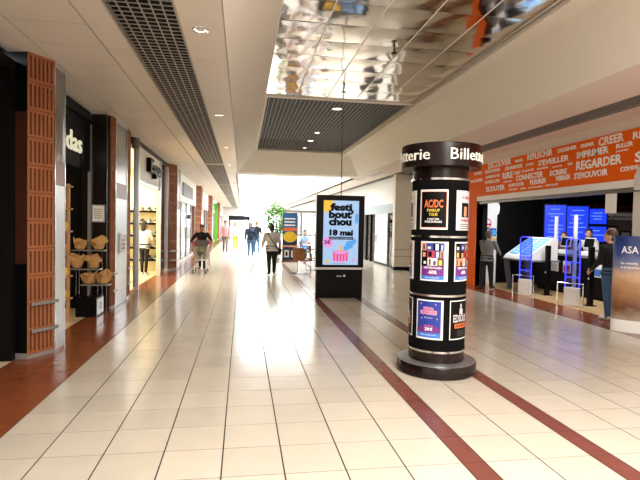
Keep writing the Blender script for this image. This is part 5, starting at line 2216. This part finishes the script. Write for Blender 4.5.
# cafe chairs: cantilever steel frame, brown shell, black arms
def chair(label, x, y, rz, shell):
    r = thing('cafe_chair', label, 'chair', (x, y, 0), rz, 'cafe chairs beside the advertising screen')
    for u in (-1, 1):
        b_ = MB()
        b_.tube([(u * 0.24, -0.26, 0.42), (u * 0.25, 0.2, 0.44), (u * 0.25, 0.26, 0.40), (u * 0.25, 0.24, 0.02), (u * 0.25, -0.26, 0.012)], 0.012, 6)
        b_.build('leg', M_CHLEG, r, world=False, smooth=True)
        b_ = MB()
        b_.tube([(u * 0.27, 0.24, 0.44), (u * 0.28, 0.2, 0.66), (u * 0.27, 0.0, 0.74), (u * 0.24, -0.24, 0.8)], 0.02, 8)
        b_.build('armrest', M_BLACK, r, world=False, smooth=True)
    b_ = MB()
    b_.tube([(-0.25, -0.26, 0.012), (0.25, -0.26, 0.012)], 0.012, 6)
    b_.build('floor_bar', M_CHROME, r, world=False)

    def curved(rows):
        bb = MB()
        n = 8
        v, f = [], []
        for th in (0, 0.03):
            for (y_, z_, hw, dep) in rows:
                for k in range(n + 1):
                    u = -1 + 2 * k / n
                    v.append((u * hw, y_ + dep * u * u - th * 0.9, z_ - th * 0.3))
        m = len(rows)
        for t_ in range(2):
            for j in range(m - 1):
                for k in range(n):
                    q = t_ * m * (n + 1) + j * (n + 1) + k
                    f.append((q, q + 1, q + n + 2, q + n + 1))
        o_ = m * (n + 1)
        for j in range(m - 1):
            for k in (0, n):
                q = j * (n + 1) + k
                f.append((q, q + n + 1, q + n + 1 + o_, q + o_))
        for k in range(n):
            for j in (0, m - 1):
                q = j * (n + 1) + k
                f.append((q, q + 1, q + 1 + o_, q + o_))
        bb.add(v, f)
        return bb
    curved([(-0.2, 0.46, 0.2, 0.05), (-0.24, 0.6, 0.23, 0.08), (-0.27, 0.76, 0.23, 0.09), (-0.29, 0.88, 0.19, 0.07)]).build('backrest', shell, r, world=False, smooth=True)
    b_ = MB()
    b_.box(-0.23, 0.23, -0.22, 0.24, 0.44, 0.48)
    b_.build('seat', shell, r, world=False, bevel=0.015)
    return r


M_CHLEG = mat('chair_leg_steel', (70, 70, 74), 0.3, metal=0.6)
M_CHB = mat('chair_brown', (150, 100, 56), 0.5, var=0.1)
chair('brown shell cafe chair with steel cantilever legs beside the advertising screen', 1.98, 16.5, -0.55, M_CHB)
chair('second brown cafe chair partly hidden by the advertising screen', 2.62, 17.4, 2.2, M_CHB)


def cafe_table(label, x, y):
    r = thing('cafe_table', label, 'table', (x, y, 0), group='round cafe tables')
    b_ = MB()
    b_.lathe([(0.001, 0.71), (0.33, 0.71), (0.35, 0.72), (0.35, 0.735), (0.33, 0.74), (0.001, 0.74)], 28, (x, y))
    b_.build('table_top', M_WHITE, r, smooth=True)
    b_ = MB()
    b_.tube([(x, y, 0.02), (x, y, 0.71)], 0.03, 10)
    b_.build('stem', M_BLACK, r)
    b_ = MB()
    b_.lathe([(0.001, 0), (0.22, 0), (0.22, 0.012), (0.04, 0.03), (0.001, 0.03)], 24, (x, y))
    b_.build('foot', M_BLACK, r, smooth=True)


cafe_table('round white cafe table by the brown chairs', 2.75, 16.7)
cafe_table('round white cafe table in front of the seated guest', 3.1, 22.4)
chair('cafe chair under the seated guest in the bright cafe area', 2.95, 23.3, PI - 0.3, M_CHB)
person('seated guest in pale blue shirt at the cafe table in the background', (2.95, 23.3), PI - 0.3, 1.7, mat('cloth_pale_blue', (150, 176, 200), 0.85), C_JEAN, S_BLK, H_BRN, 'light', 'short', legs=((80, 80), (80, 80)), arms=((35, 10, 60), (35, 10, 60)), voxel=0.016, seat=True)
# cafe wall behind, right of the stand
cw = thing('cafe_stall', 'white cafe stall with grey posts and flat roof in the bright hall', 'stall', (3.6, 27.5, 0))
for x in (2.35, 3.2, 4.4):
    b = MB()
    b.box(x - 0.05, x + 0.05, 27.0, 27.1, 0, 2.3)
    b.build('post', M_GREYPANEL, cw)
b = MB()
b.box(2.2, 4.5, 26.9, 28.6, 2.3, 2.42)
b.build('roof', M_GREYPANEL, cw)
b = MB()
b.box(2.4, 4.4, 27.2, 27.9, 0, 1.05)
b.build('bar', M_WHITE, cw)
b = MB()
b.box(2.35, 4.45, 27.15, 27.95, 1.05, 1.1)
b.build('bar_top', M_GREYPANEL, cw)
fk = thing('far_kiosk', 'dark kiosk with overhead sign at the far end of the hall', 'kiosk', (0.6, 52.0, 0))
b = MB()
b.box(-1.4, 0.8, 52, 52.3, 1.95, 2.4)
b.build('sign', mat('far_sign', (30, 32, 38), 0.6, spec=0.1), fk)
for x in (-1.3, 0.7):
    b = MB()
    b.box(x - 0.08, x + 0.08, 52, 52.2, 0, 1.95)
    b.build('post', M_GREYPANEL, fk)
b = MB()
b.box(-1.2, 2.4, 52.4, 53.2, 0, 1.1)
b.build('counter', M_WHITE, fk)
